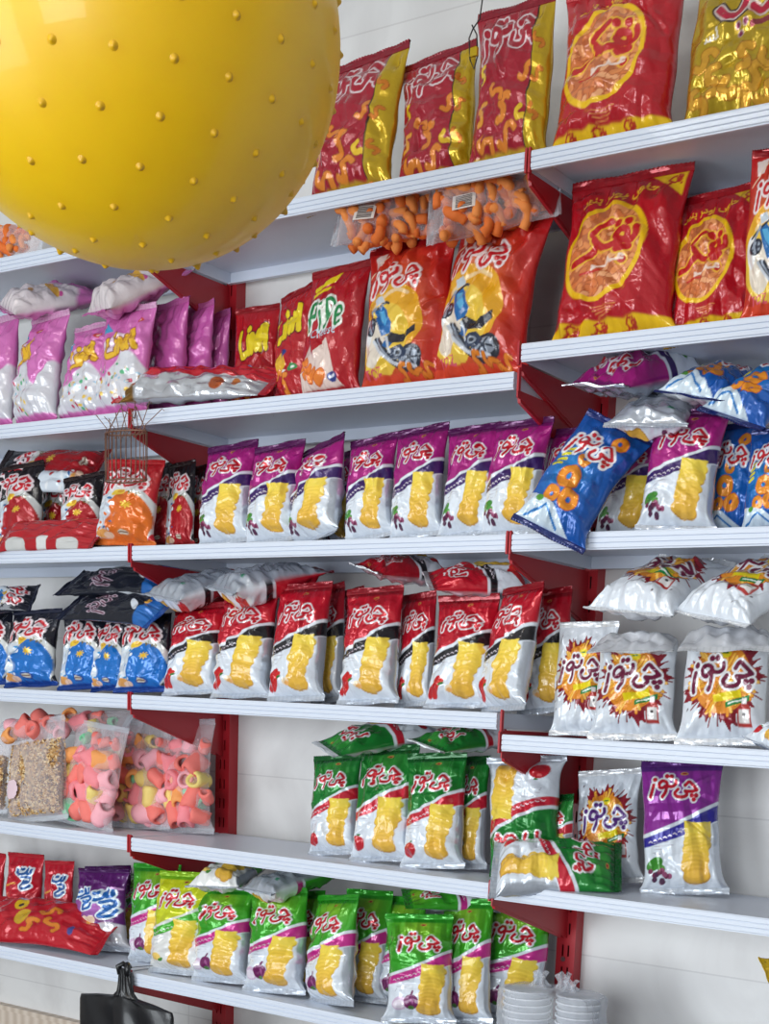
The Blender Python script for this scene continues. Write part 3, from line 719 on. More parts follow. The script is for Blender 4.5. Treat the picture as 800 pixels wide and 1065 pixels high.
# artwork coordinates per kind: (scale, offset), leaving the plain right-hand side of the bag
# kind: (nominal W, H, T, base colour, base metal, art, back colour, back metal, top seal colour, bottom seal colour)
KIND = {
    'purple': (.14, .225, .078, (222, 229, 238), .08, stripe_art((172, 34, 128), (58, 30, 98), orn='grape', edge_top=(110, 26, 96)), SILVER, .5, (96, 30, 92), SILVER),
    'redblack': (.14, .235, .078, (222, 229, 238), .08, stripe_art((190, 20, 42), (30, 28, 34), orn='chili', edge_top=(140, 16, 30)), SILVER, .5, (150, 18, 34), SILVER),
    'greenred': (.14, .235, .078, (222, 229, 238), .08, stripe_art((18, 122, 44), (198, 30, 52), orn='tomato', top2=(60, 150, 60), edge_top=(14, 90, 34)), SILVER, .5, (14, 92, 36), SILVER),
    'greenpink': (.14, .24, .078, (222, 229, 238), .08, stripe_art((52, 160, 36), (196, 44, 138), orn='onion', top2=(140, 196, 50), edge_top=(40, 140, 30)), SILVER, .5, (50, 160, 40), SILVER),
    'yellowgreen': (.14, .24, .078, (230, 230, 228), .08, stripe_art((206, 214, 36), (70, 170, 44), orn='lemon', edge_top=(120, 180, 30)), SILVER, .5, (150, 196, 40), SILVER),
    'violet': (.17, .26, .075, (222, 229, 238), .08, stripe_art((146, 46, 152), (46, 38, 146), orn='grape', edge_top=(86, 36, 120), chip=(.19, .175), logo_at=(-.08, .82, .68), logo_rot=.0), SILVER, .4, (96, 40, 126), SILVER),
    'fries': (.18, .25, .075, (222, 228, 236), .08, fries_art(), (206, 208, 214), .3, (222, 224, 228), (220, 222, 226)),
    'friesfold': (.18, .27, .075, (222, 228, 236), .08, fries_art(c0=.40), (206, 208, 214), .3, (222, 224, 228), (220, 222, 226)),
    'friesviolet': (.18, .25, .075, (222, 228, 236), .08, fries_art((84, 40, 120)), (206, 208, 214), .3, (222, 224, 228), (220, 222, 226)),
    'pofak': (.26, .36, .10, (178, 20, 34), .08, pofak_art, (150, 16, 28), .08, (168, 20, 34), (230, 186, 24)),
    'cheese': (.2, .30, .08, (160, 20, 42), .12, cheese_art, (204, 174, 30), .6, (140, 20, 40), (204, 170, 40)),
    'moto': (.2, .30, .08, (188, 26, 34), .08, moto_art, (170, 22, 30), .1, (160, 20, 28), (200, 60, 40)),
    'ring': (.15, .24, .07, (22, 84, 168), .15, ring_art, (206, 208, 214), .4, (28, 44, 110), (26, 40, 104)),
    'sunblue': (.15, .19, .06, (30, 32, 44), .15, sun_art((24, 112, 196), (60, 150, 214), (26, 74, 156)), (36, 40, 56), .2, (30, 36, 60), (30, 70, 150)),
    'sunblack': (.15, .19, .06, (26, 30, 42), .15, sunblack_art, (30, 34, 48), .2, (30, 36, 60), (30, 80, 160)),
    'sunred': (.13, .19, .06, (30, 28, 32), .15, sun_art((172, 26, 36), (60, 110, 170), (150, 24, 32)), (36, 32, 36), .2, (40, 24, 28), (150, 24, 34)),
    'sunorange': (.15, .2, .06, (190, 30, 40), .15, sun_art((226, 112, 36), (60, 120, 170), (220, 120, 50)), (206, 206, 210), .3, (190, 30, 40), (226, 120, 50)),
    'pink': (.14, .21, .06, (208, 112, 180), .1, pink_art, (204, 106, 176), .1, (222, 170, 206), (206, 110, 176)),
    'pinkside': (.14, .21, .07, (208, 112, 180), .1, pink_art, (204, 106, 176), .1, (222, 170, 206), (206, 110, 176)),
    'pinkwhite': (.15, .21, .07, (222, 212, 214), .15, clothart, (214, 150, 196), .1, (226, 214, 222), (206, 110, 176)),
    'pinkplain': (.13, .21, .06, (196, 92, 166), .1, plainart, (204, 106, 176), .1, (206, 110, 176), (206, 110, 176)),
    'foilhalf': (.14, .24, .07, (186, 24, 40), .15, foilhalf_art, (214, 216, 222), .7, (186, 24, 40), (190, 30, 44)),
    'redback': (.14, .2, .055, (178, 24, 36), .12, redback_art, (178, 24, 36), .12, (160, 20, 32), (170, 26, 36)),
    'lina': (.14, .2, .055, (176, 24, 34), .1, lina_art, (166, 22, 32), .1, (150, 20, 30), (170, 26, 36)),
    'pipe': (.18, .25, .07, (176, 20, 34), .1, pipe_art, (170, 20, 32), .1, (150, 18, 30), (170, 24, 36)),
    'pelletred': (.12, .19, .055, (196, 28, 46), .12, pellet_art((196, 28, 46)), SILVER, .5, (190, 30, 46), SILVER),
    'pelletviolet': (.14, .21, .06, (92, 28, 106), .12, pellet_art((92, 28, 106), tomato=False), SILVER, .5, (76, 24, 92), SILVER),
    'redfoil': (.14, .24, .07, (186, 24, 40), .15, redlying_art, (214, 216, 222), .7, (186, 24, 40), (190, 30, 44)),
    'gold': (.24, .36, .09, (190, 160, 34), .5, gold_art, (190, 160, 40), .6, (190, 160, 40), (190, 160, 40)),
    'yellowbag': (.14, .22, .06, (232, 190, 30), .15, plainart, (226, 184, 30), .2, (226, 184, 30), (226, 184, 30)),
}

for _k2 in ('purple', 'redblack', 'greenred'):
    KIND[_k2 + '_foil'] = KIND[_k2][:8] + ((222, 226, 232), (222, 226, 232)); SHIFT[_k2 + '_foil'] = _S1

def tri(x): return np.abs((x % 1.0) * 2 - 1)

def bag_shape(W, H, T, seed, nf, nb, nv, bend=None, crump=1.3):
    """rings of a pillow bag: front at -y, returns V (nv+1, ncol, 3), s (ncol), back mask, end frames"""
    rg = np.random.RandomState(seed)
    sf = np.linspace(-1, 1, nf + 1); sb = np.linspace(1, -1, nb + 1)[1:-1]
    s = np.concatenate([sf, sb]); back = np.concatenate([np.zeros(nf + 1, bool), np.ones(nb - 1, bool)])
    v = np.linspace(0, 1, nv + 1); v = v + 0.0
    bv = np.clip(v / .15, 0, 1); bv = np.sin(bv * math.pi / 2) ** .75
    tv = np.clip((1 - v) / .5, 0, 1); tv = np.sin(tv * math.pi / 2) ** .85
    b = bv * tv * (1 - .12 * np.exp(-((v - .55) / .1) ** 2) * rg.uniform(0, 1))
    hw = W / 2 * (1 - .12 * b + .012 * np.sin(v * 17 + rg.uniform(0, 6)) * np.sin(v * math.pi))
    hw = hw * (1.02 - .07 * v + .02 * np.exp(-v / .06))
    sway = rg.uniform(-1, 1) * .05 * W * np.sin(v * math.pi) + rg.uniform(-1, 1) * .05 * W * v ** 2
    S, V = np.meshgrid(s, v); B = b[:, None]
    pf = np.where(back[None, :], .62, 1.0) * np.clip(1 - np.abs(S) ** 2.8, 0, 1) ** .6
    off = T / 2 * B * pf
    # wrinkles: pleats running out of the seals, creases, facets
    ph = rg.uniform(0, 1, 12); cr = np.zeros_like(S)
    A = H / W
    pl = tri(S * rg.uniform(2.2, 3.4) + ph[0] + .35 * np.sin(V * 6 + ph[1] * 6)) - .5
    cr += pl * .05 * (np.exp(-V / .12) + 1.25 * np.exp(-(1 - V) / .2))
    pl2 = tri(S * rg.uniform(4.5, 6.5) + ph[2]) - .5
    cr += pl2 * .02 * (np.exp(-V / .07) + np.exp(-(1 - V) / .1))
    for k in range(5):
        t = rg.uniform(0, 3.14); q = (S * .5 * math.cos(t) + V * A * math.sin(t)) * rg.uniform(2.2, 4.6) + rg.uniform(0, 1) + .16 * np.sin(S * 3 + V * 7 + k)
        cr += (tri(q) - .5) * .020
    for k in range(9):
        x0, y0 = rg.uniform(-.5, .5), rg.uniform(.02, .98) * A; t = rg.uniform(0, 6.28); L = rg.uniform(.15, .45)
        dx, dy = L * math.cos(t), L * math.sin(t)
        tt = np.clip(((S * .5 - x0) * dx + (V * A - y0) * dy) / (L * L), 0, 1)
        d = np.hypot(S * .5 - x0 - tt * dx, V * A - y0 - tt * dy); wd = rg.uniform(.035, .08)
        cr += rg.choice([-1, -1, 1]) * rg.uniform(.014, .034) * np.clip(1 - d / wd, 0, 1)
    edge = np.clip((1 - np.abs(S)) * 5, 0, 1)
    off = off + cr * W * crump * (np.clip(B * 2.2, 0, 1)) * edge * .8
    off = np.maximum(off, .0004 * edge)
    off[0] = 0; off[-1] = 0
    sign = np.where(back, -1.0, 1.0)[None, :]
    # centre line (bend: list of (v0, v1, radians) turns towards the front)
    dh = H / nv; al = np.zeros(nv + 1)
    for (v0, v1, an) in (bend or []): al += an * np.clip((v - v0) / (v1 - v0), 0, 1)
    mid = (al[1:] + al[:-1]) / 2
    zc = np.concatenate([[0], np.cumsum(np.cos(mid) * dh)]); yc = np.concatenate([[0], np.cumsum(-np.sin(mid) * dh)])
    P = np.empty(S.shape + (3,))
    P[..., 0] = hw[:, None] * S + sway[:, None]
    P[..., 1] = yc[:, None] - np.cos(al)[:, None] * off * sign
    P[..., 2] = zc[:, None] - np.sin(al)[:, None] * off * sign
    return P, S, V, back, (yc, zc, al, hw, sway)

def grid_mesh(name, P, mat, colors=None, smooth=True):
    nr, nc = P.shape[:2]
    me = bpy.data.meshes.new(name)
    nvert = nr * nc; nface = (nr - 1) * nc
    me.vertices.add(nvert); me.vertices.foreach_set('co', P.reshape(-1).astype(np.float32))
    r = np.arange(nr - 1)[:, None] * nc; c = np.arange(nc)[None, :]; c2 = (c + 1) % nc
    q = np.stack([r + c, r + c2, r + nc + c2, r + nc + c], -1).reshape(-1)
    me.loops.add(nface * 4); me.loops.foreach_set('vertex_index', q.astype(np.int32))
    me.polygons.add(nface); me.polygons.foreach_set('loop_start', (np.arange(nface) * 4).astype(np.int32))
    me.polygons.foreach_set('use_smooth', np.full(nface, smooth))
    me.materials.append(mat)
    if colors is not None:
        ca = me.color_attributes.new('art', 'FLOAT_COLOR', 'POINT')
        ca.data.foreach_set('color', colors.reshape(-1).astype(np.float32))
    me.update(); me.validate(); return me

def seal_mesh(name, W, H, frame, top, rgb, metal, seed):
    """crimped heat-seal strip of the film, closed and about a millimetre thick, with a saw-tooth edge"""
    yc, zc, al, hwid, sway = frame; i = -1 if top else 0; sg = 1 if top else -1
    n = 56; s = np.linspace(-1, 1, n + 1); rg = np.random.RandomState(seed + 77)
    rows = [0, .25, .5, .75, 1.0]; hs = .058 * H; t = .0007; a = al[i] + sg * rg.uniform(-.1, .35)
    prof = [(k, 1) for k in rows] + [(k, -1) for k in rows[::-1]]
    P = np.empty((len(prof), n + 1, 3))
    for r, (k, side) in enumerate(prof):
        zig = np.where(np.arange(n + 1) % 2 == 0, 0, -.10) if k == 1.0 else 0
        h = hs * (k + zig - .04) * sg
        o = t * side + .0006 * math.cos(k * 4 * 2 * math.pi) + .0025 * np.sin(s * 5 + rg.uniform(0, 6)) * k * k
        x = hwid[i] * s * (1 - .01 * k) + sway[i]
        P[r, :, 0] = x
        P[r, :, 1] = yc[i] - math.sin(a) * h - math.cos(a) * o
        P[r, :, 2] = zc[i] + math.cos(a) * h - math.sin(a) * o
    # order the loop so that the strip is closed: turn (profile, length) into rings along the length
    P = np.transpose(P, (1, 0, 2))
    col = np.empty(P.shape[:2] + (4,)); col[..., :3] = s2l(rgb); col[..., 3] = metal
    stripe = (np.arange(n + 1) % 4 == 0)
    col[stripe, :, :3] *= .86
    me = grid_mesh(name, P, M_FILM, col, False)
    return me

_MESH = {}
def bag_meshes(kind, var=0, bend=None):
    key = (kind, var, tuple(bend) if bend else None)
    if key in _MESH: return _MESH[key]
    W, H, T, base, bm, art, back_rgb, back_m, tc, bc = KIND[kind]
    big = W > .16
    nf, nb, nv = (104, 26, 150) if big else (84, 22, 128)
    seed = (sum(ord(ch) * (i + 3) for i, ch in enumerate(kind)) * 7 + var * 31) % 100000
    P, S, V, back, fr = bag_shape(W, H, T, seed, nf, nb, nv, bend)
    X = (S * .5).reshape(-1); Y = (V * H / W).reshape(-1)
    bk = np.tile(back, (P.shape[0], 1)).reshape(-1)
    col = np.empty((len(X), 4))
    fi = np.nonzero(~bk)[0]
    k, o = SHIFT.get(kind, (1.0, 0.0))
    a = Art(X[fi] * k + o, Y[fi], H / W, base, bm); art(a)
    col[fi, :3] = np.clip(a.c, 0, 1); col[fi, 3] = a.m
    bi = np.nonzero(bk)[0]
    ba = Art(X[bi], Y[bi], H / W, back_rgb, back_m)
    lum = sum(back_rgb) / 3
    pr = (150, 154, 164) if lum > 150 else tuple(int(c * .8) for c in back_rgb)
    for k in range(7):
        y = (.25 + k * .045) * H / W; ba.line([(-.25, y), (.18 - .04 * (k % 3), y)], .006, pr, False)
    if lum > 150 and kind not in ('cheese',):
        ba.disc(-.3, .16 * H / W, .04, .04, (60, 150, 110)); ba.line([(.0, 0), (.0, H / W)], .012, tuple(min(255, c + 14) for c in back_rgb), False)
    col[bi, :3] = np.clip(ba.c, 0, 1); col[bi, 3] = ba.m
    body = grid_mesh('film_body', P, M_FILM, col)
    ts = seal_mesh('top_seal', W, H, fr, True, tc, .3, seed); bs = seal_mesh('bottom_seal', W, H, fr, False, bc, .3, seed + 1)
    _MESH[key] = (body, ts, bs, W, H, T); return _MESH[key]

def frame_matrix(P0, P1, n, W, Tscale, W0, H0):
    up = P1 - P0; H = np.linalg.norm(up); up = up / H
    n = np.asarray(n, float); n = n - up * (n @ up); n /= np.linalg.norm(n)      # front direction
    y = -n; x = np.cross(y, up)
    sx, sz = W / W0, H / H0; sy = Tscale
    return Matrix([[x[0] * sx, y[0] * sy, up[0] * sz, P0[0]], [x[1] * sx, y[1] * sy, up[1] * sz, P0[1]], [x[2] * sx, y[2] * sy, up[2] * sz, P0[2]], [0, 0, 0, 1]])

def place(kind, M, label, group, var=0, bend=None, name='snack_bag', cat='snack bag'):
    body, ts, bs, W, H, T = bag_meshes(kind, var, bend)
    r = empty(name); r.matrix_world = M
    tag(r, label, cat, group)
    link('film_body', body, r); link('top_seal', ts, r); link('bottom_seal', bs, r)
    return r

def row_z(row):
    return (ZC if row[0] == 'C' else Z)[int(row[1])]

def stand(kind, row, u, top, wpx, label, group, y=-.262, lean=.035, yaw=4, var=0, bend=None, up=1, name='snack_bag'):
    """bag standing on a shelf: foot at column u and depth y, head reaching pixel top, wpx wide"""
    z = row_z(row) + (.0135 if True else 0)
    P0 = on_shelf(u, y, z)
    P1 = at(top[0], top[1], y + lean)
    # the head also carries the seal strip
    P1 = P0 + (P1 - P0) * .945
    a = math.radians(yaw); ax = np.array([math.cos(a), math.sin(a), 0]); nn = np.array([math.sin(a), -math.cos(a), 0])
    mid = (P0 + P1) / 2
    du = abs(pj(mid + ax * .01)[0] - pj(mid)[0]) / .01; dn = abs(pj(mid + nn * .01)[0] - pj(mid)[0]) / .01
    W0, H0, T0 = KIND[kind][:3]
    W = min(wpx / (du * .93 + dn * .42 * .3), W0 * 1.12)
    ts = W / W0
    if up < 0: P0, P1 = P1, P0
    M = frame_matrix(P0, P1, nn, W, ts, W0, H0)
    return place(kind, M, label, group, var, bend, name)

def lie(kind, a, b_, n, W, label, group, var=0, bend=None, thick=1.0, name='snack_bag'):
    """bag lying: a and b_ are (u, v, depth) of its bottom and top ends"""
    P0, P1 = at(*a), at(*b_)
    W0, H0, T0 = KIND[kind][:3]
    M = frame_matrix(P0, P1, n, W, thick * W / W0, W0, H0)
    return place(kind, M, label, group, var, bend, name)
# ---------------------------------------------------------------- bags, shelf by shelf
UPN = (0.25, -0.45, 0.86); FACE = (0.5, -0.8, 0.3)
# top shelf
G = 'dark red cheese puff bags on the top shelf'
stand('cheese', 'B1', 364, (383, 58), 92, 'dark red and gold puff bag on the top shelf, right beside the yellow ball', G, -.235, .05, -4)
stand('cheese', 'B1', 452, (456, 55), 84, 'dark red puff bag on the top shelf, between two like it, under the wire hook', G, -.225, .045, 4, 1)
stand('cheese', 'B1', 526, (541, 2), 86, 'tallest dark red puff bag on the top shelf, left of the round-window bag', G, -.245, .045, 4, 2)
stand('pofak', 'C1', 634, (646, -22), 132, 'big red bag with a yellow-ringed round window on the top shelf', 'red puff bags with a round window', -.235, .05, 6)
stand('gold', 'C1', 768, (785, -48), 118, 'shiny gold puff bag at the right end of the top shelf', None, -.23, .05, 10)
# second shelf, left bay: pink bags
G = 'pink snack bags on the second shelf'
stand('pinkside', 'A2', -8, (0, 330), 46, 'pink bag cut by the left picture edge on the second shelf', G, -.25, .03, -4)
stand('pinkside', 'A2', 38, (52, 327), 62, 'pink bag showing its plain pink side, second pink one from the left', G, -.255, .04, -6, 1)
stand('pink', 'A2', 84, (97, 337), 50, 'slim pink bag with yellow lettering, third pink one from the left', G, -.25, .035, -6, 2)
stand('pink', 'A2', 125, (137, 318), 66, 'front pink bag with a bright yellow word, next to the red foil bag lying down', G, -.265, .035, 2)
stand('pinkplain', 'A2', 174, (180, 312), 44, 'plain pink bag side in the shade, just right of the front pink bag', G, -.18, .02, -8, 1)
stand('pinkplain', 'A2', 202, (206, 316), 38, 'plain pink bag in the shade, second one behind the red foil bag', G, -.14, .02, -8, 2)
stand('pinkplain', 'A2', 224, (226, 325), 30, 'last pink bag in the shade, touching the red bracket', G, -.10, .02, -8)
lie('pinkwhite', (6, 322, -.275), (104, 306, -.10), (.1, -.5, .85), .15, 'pink and white bag lying on the pink bags at the far left', G, 1)
lie('pinkwhite', (102, 324, -.275), (190, 284, -.12), (-.25, -.75, .6), .17, 'white and pink bag lying tilted right under the yellow ball', G, 2)
# second shelf, middle bay
lie('foilhalf', (140, 404, -.25), (282, 397, -.21), (.2, -.6, .75), .12, 'red and silver foil bag lying flat at the front of the second shelf', None, 0, None, 1.1)
G = 'small red bags with a yellow word'
stand('lina', 'B2', 262, (268, 318), 50, 'small red bag with a yellow word, nearest the red slotted upright', G, -.12, .02, 6)
stand('lina', 'B2', 305, (312, 300), 42, 'red bag with a yellow word, right behind the green-lettered bag', G, -.20, .03, -14, 1)
stand('pipe', 'B2', 342, (358, 276), 68, 'red bag with green and white lettering on the second shelf', None, -.235, .04, -4)
G = 'red bags with a motorcycle picture'
stand('moto', 'B2', 421, (428, 249), 96, 'red motorcycle-picture bag beside the green-lettered red bag', G, -.245, .035, 4)
stand('moto', 'B2', 500, (527, 222), 104, 'red motorcycle-picture bag next to the red bracket, larger of the pair', G, -.245, .05, -2, 1)
# second shelf, right bay
G = 'red puff bags with a round window'
stand('pofak', 'C2', 636, (655, 180), 132, 'red bag with a round window on the second shelf, larger of the two there', G, -.235, .05, 4, 1)
stand('pofak', 'C2', 742, (752, 196), 98, 'red bag with a round window on the second shelf, by the right picture edge', G, -.20, .04, 2, 2)
stand('moto', 'C2', 815, (822, 150), 84, 'red and white bag cut by the right picture edge on the second shelf', None, -.262, .02, 14, 1)
# third shelf, left bay
G = 'black and red bags on the third shelf'
stand('sunred', 'A3', 20, (25, 482), 56, 'black and red bag at the far left of the third shelf', G, -.24, .03, 4)
stand('sunred', 'A3', 56, (60, 486), 36, 'black and red bag half hidden in the gap at left of the third shelf', G, -.16, .02, 4, 1)
stand('sunred', 'A3', 82, (86, 494), 48, 'black and red bag left of the orange bag on the third shelf', G, -.235, .03, 6, 1)
stand('sunorange', 'A3', 130, (143, 478), 74, 'orange and red bag under the wire basket on the third shelf', None, -.275, .03, 6)
stand('sunred', 'A3', 166, (170, 482), 34, 'black and red bag peeking out behind the orange bag', G, -.20, .03, 0, 1)
stand('sunred', 'A3', 187, (190, 480), 32, 'black and red bag with a red sun, just right of the orange bag', G, -.21, .03, 6)
stand('sunred', 'A3', 205, (208, 484), 24, 'black and red bag touching the first purple chips bag', G, -.16, .03, 4, 1)
lie('sunred', (96, 492, -.16), (0, 490, -.20), (.3, -.72, .62), .15, 'black and red bag lying on top of the others at left of the third shelf', G, 0, None, .75)
lie('redback', (8, 558, -.285), (102, 555, -.282), (.3, -.75, .6), .10, 'plain red bag lying at the front left of the third shelf', None, 1)
# third shelf, middle bay: purple chips
G = 'purple chips bags on the third shelf'
for i, (u, tu, tv, w, y, yaw, var, lab) in enumerate((
        (235, 243, 461, 58, -.255, 4, 0, 'first purple chips bag from the left'),
        (284, 291, 461, 58, -.255, 4, 1, 'second purple chips bag from the left'),
        (328, 337, 460, 52, -.258, -16, 2, 'third purple chips bag from the left, turned to show its silver side'),
        (353, 358, 470, 36, -.18, 4, 1, 'purple chips bag half hidden behind the third and fourth purple bags'),
        (385, 389, 454, 54, -.258, 4, 1, 'purple chips bag left of the tallest in the middle of the purple row'),
        (434, 441, 443, 58, -.258, 4, 0, 'purple chips bag in the middle of the purple row, second before the red clip'),
        (484, 494, 442, 58, -.258, 4, 2, 'purple chips bag two left of the leaning blue bag'),
        (532, 546, 436, 64, -.258, 2, 1, 'purple chips bag just left of the leaning blue bag'),
        (586, 596, 444, 54, -.21, 4, 0, 'purple chips bag behind the leaning blue bag'))):
    stand('purple', 'B3', u, (tu, tv), w, lab, G, y, .04, yaw, var)
# third shelf, right bay
stand('purple', 'C3', 650, (655, 450), 66, 'purple chips bag showing its chips between the blue bag and the big purple bag', G, -.18, .03, 6, 2)
stand('purple', 'C3', 703, (722, 424), 80, 'larger purple chips bag standing in the right bay of the third shelf', G, -.25, .04, 10, 0)
G = 'blue snack bags on the third shelf'
lie('ring', (572, 553, -.345), (640, 446, -.235), (.36, -.86, .22), .135, 'blue bag leaning out over the front edge of the third shelf', G, 0)
stand('ring', 'C3', 758, (768, 440), 60, 'blue bag standing right of the larger purple bag', G, -.18, .03, 4, 1)
stand('ring', 'C3', 800, (808, 444), 58, 'blue bag standing at the right picture edge of the third shelf', G, -.21, .03, 4, 2)
lie('purple_foil', (702, 386, -.10), (618, 402, -.275), (.1, -.2, .97), .16, 'purple bag lying with its silver seal towards the front, top of the heap', None, 1)
lie('purple', (672, 440, -.285), (708, 412, -.12), (-.1, .4, -.9), .14, 'silver-backed bag lying face down on the heap in the right bay', None, 2, None, .8)
lie('ring', (722, 412, -.275), (770, 388, -.10), (.2, -.2, .95), .13, 'blue bag lying on the heap behind the larger purple bag', G, 1)
lie('ring', (762, 434, -.28), (838, 384, -.16), (.15, -.55, .8), .14, 'blue bag lying on the heap at the right picture edge', G, 2)
# fourth shelf, left bay
G = 'black and blue bags on the fourth shelf'
stand('sunblue', 'A4', -10, (-4, 636), 44, 'black and blue bag cut by the left picture edge', G, -.25, .03, 4, 1)
stand('sunblue', 'A4', 33, (40, 634), 60, 'black and blue bag showing its whole front, nearest the left edge', G, -.255, .03, 4)
stand('sunblue', 'A4', 83, (89, 637), 48, 'black and blue bag in the middle of the black and blue row', G, -.245, .03, 4, 1)
stand('sunblue', 'A4', 114, (120, 640), 40, 'narrow black and blue bag overlapped by the one at the end of its row', G, -.24, .03, 0, 0)
stand('sunblue', 'A4', 147, (154, 638), 58, 'black and blue bag at the right end of its row, by the red clip', G, -.265, .03, 8, 1)
lie('sunblue', (-30, 630, -.27), (34, 622, -.20), (.2, -.6, .75), .11, 'black and blue bag lying at the left picture edge of the fourth shelf', G)
lie('sunblack', (176, 605, -.18), (78, 606, -.22), (.2, -.5, .85), .13, 'black bag lying topmost on the pile of black and blue bags', G, 1)
lie('sunblack', (166, 636, -.27), (78, 630, -.24), (.25, -.65, .7), .11, 'blue and black bag lying directly on the standing blue ones', G)
# fourth shelf, middle bay
G = 'red and black chips bags on the fourth shelf'
for i, (u, tu, tv, w, y, yaw, var, lab) in enumerate((
        (199, 210, 628, 60, -.258, 4, 0, 'first red and black chips bag from the left'),
        (251, 265, 612, 64, -.258, 2, 1, 'second red and black chips bag from the left, under the lying silver bag'),
        (308, 320, 606, 60, -.258, 4, 2, 'third red and black chips bag from the left'),
        (340, 345, 608, 34, -.19, -8, 0, 'red and black chips bag showing only its silver side, behind the third one'),
        (360, 366, 612, 34, -.125, -8, 1, 'red and black chips bag deepest in the gap in the middle of its row'),
        (383, 394, 610, 64, -.262, 4, 1, 'red and black chips bag under the white seal of a lying dark red bag'),
        (431, 437, 616, 40, -.22, 2, 0, 'narrow red and black chips bag wedged in the middle of the row'),
        (476, 490, 618, 68, -.265, 4, 0, 'red and black chips bag with chili picture, just before the right-leaning one'),
        (524, 546, 608, 50, -.285, -22, 2, 'red and black chips bag leaning right, showing its silver edge'),
        (566, 573, 612, 54, -.215, 2, 1, 'red and black chips bag at the right end of the row, beside the fries bags'))):
    stand('redblack', 'B4', u, (tu, tv), w, lab, G, y, .045, yaw, var)
G = 'bags lying on the red and black row'
lie('redblack', (170, 620, -.29), (250, 596, -.12), (.0, .45, -.85), .14, 'silver bag with a yellow patch lying by the red bracket', G, 2)
lie('redblack', (232, 612, -.29), (326, 592, -.12), (.05, .4, -.9), .155, 'larger silver-backed bag lying on the second red and black bag', G, 1)
lie('redblack_foil', (455, 598, -.13), (380, 592, -.28), (.1, -.3, .9), .12, 'dark red bag lying with its white seal in front', G, 0)
lie('redblack_foil', (545, 606, -.14), (448, 605, -.26), (.15, -.35, .9), .12, 'dark red bag lying beside the red bracket of the fourth shelf', G, 1)
# fourth shelf, right bay
G = 'white fries bags with a red splash'
FOLD = [(.68, .76, 2.1)]
stand('fries', 'C4', 605, (614, 646), 64, 'white fries bag half hidden at the left end of its row', G, -.23, .03, 10)
stand('friesfold', 'C4', 658, (667, 622), 88, 'white fries bag with its top folded over, between two others', G, -.262, .03, 14, 1, FOLD)
stand('friesfold', 'C4', 752, (761, 612), 94, 'white fries bag with its top folded over, nearest the right edge', G, -.262, .03, 14, 2, FOLD)
lie('fries', (655, 636, -.285), (722, 586, -.10), (.05, -.45, .88), .17, 'white fries bag lying on the row, left of the two on top', G, 1, None, 1.1)
lie('fries', (740, 642, -.285), (825, 586, -.12), (.0, -.5, .85), .165, 'white fries bag lying on the row by the right picture edge', G, 2, None, 1.1)
lie('greenred', (792, 774, -.285), (840, 752, -.2), (.1, -.4, .9), .08, 'green bag corner lying at the right picture edge of the fourth shelf', None, 1)
# fifth shelf, middle bay
G = 'green and red chips bags on the fifth shelf'
for i, (u, tu, tv, w, y, yaw, var, lab) in enumerate((
        (348, 353, 784, 54, -.215, 4, 0, 'first green and red chips bag from the left'),
        (397, 404, 775, 66, -.225, 4, 1, 'second green and red chips bag from the left'),
        (450, 457, 782, 66, -.23, 6, 2, 'third green and red chips bag from the left'),
        (485, 492, 786, 42, -.18, 4, 0, 'green and red chips bag tucked behind the third one'))):
    stand('greenred', 'B5', u, (tu, tv), w, lab, G, y, .04, yaw, var)
lie('greenred_foil', (442, 758, -.10), (340, 778, -.28), (.1, -.25, .95), .12, 'green bag lying with its silver seal hanging over the first green bag', G, 1)
lie('greenred_foil', (520, 764, -.12), (446, 776, -.285), (.1, -.3, .9), .11, 'green bag lying on the row, close to the red clip', G, 2)
stand('greenred', 'B5', 545, (548, 786), 82, 'green and red chips bag standing upside down', G, -.205, .03, 10, 2, None, -1)
stand('greenred', 'B5', 580, (582, 826), 32, 'green and red chips bag sideways behind the upside-down one', G, -.16, .01, -20, 1)
lie('greenred', (518, 905, -.30), (640, 903, -.20), (.25, -.48, .84), .155, 'green, red and silver chips bag lying over the front edge of the fifth shelf', G, 0)
# fifth shelf, right bay
stand('friesviolet', 'C5', 634, (634, 800), 68, 'white fries bag with violet lettering on the fifth shelf', None, -.135, .03, 14)
stand('violet', 'C5', 712, (713, 790), 84, 'large violet and white chips bag alone at the right of the fifth shelf', None, -.15, .03, 24)
# bottom shelf
G = 'red bags with blue lettering'
stand('pelletred', 'A6', -14, (-10, 886), 38, 'red bag at the left picture edge of the bottom shelf', G, -.15, .02, 4, 2)
stand('pelletred', 'A6', 22, (26, 887), 46, 'larger red bag with blue lettering on the bottom shelf', G, -.14, .02, 4)
stand('pelletred', 'A6', 61, (63, 895), 34, 'smaller red bag with blue lettering, left of the dark violet bag', G, -.15, .02, 8, 1)
stand('pelletviolet', 'A6', 108, (110, 903), 58, 'dark violet bag with blue lettering on the bottom shelf', None, -.185, .02, 10)
stand('pelletviolet', 'A6', 112, (112, 900), 54, 'dark violet bag showing just its top edge behind its twin', None, -.11, .02, 6, 1)
lie('redfoil', (-12, 957, -.27), (113, 968, -.20), (.2, -.55, .8), .165, 'red foil bag lying in front of the red bags', None, 1, None, .85)
G = 'green and pink chips bags on the bottom shelf'
stand('greenpink', 'A6', 141, (143, 908), 26, 'pink and white bag edge showing beside the dark violet bag', G, -.085, .02, -20, 1)
stand('greenpink', 'B6', 160, (166, 898), 54, 'first green and pink chips bag from the left, behind the lime bag', G, -.20, .03, 8, 2)
stand('yellowgreen', 'B6', 186, (194, 906), 66, 'lime yellow and white chips bag on the bottom shelf', None, -.262, .035, 8)
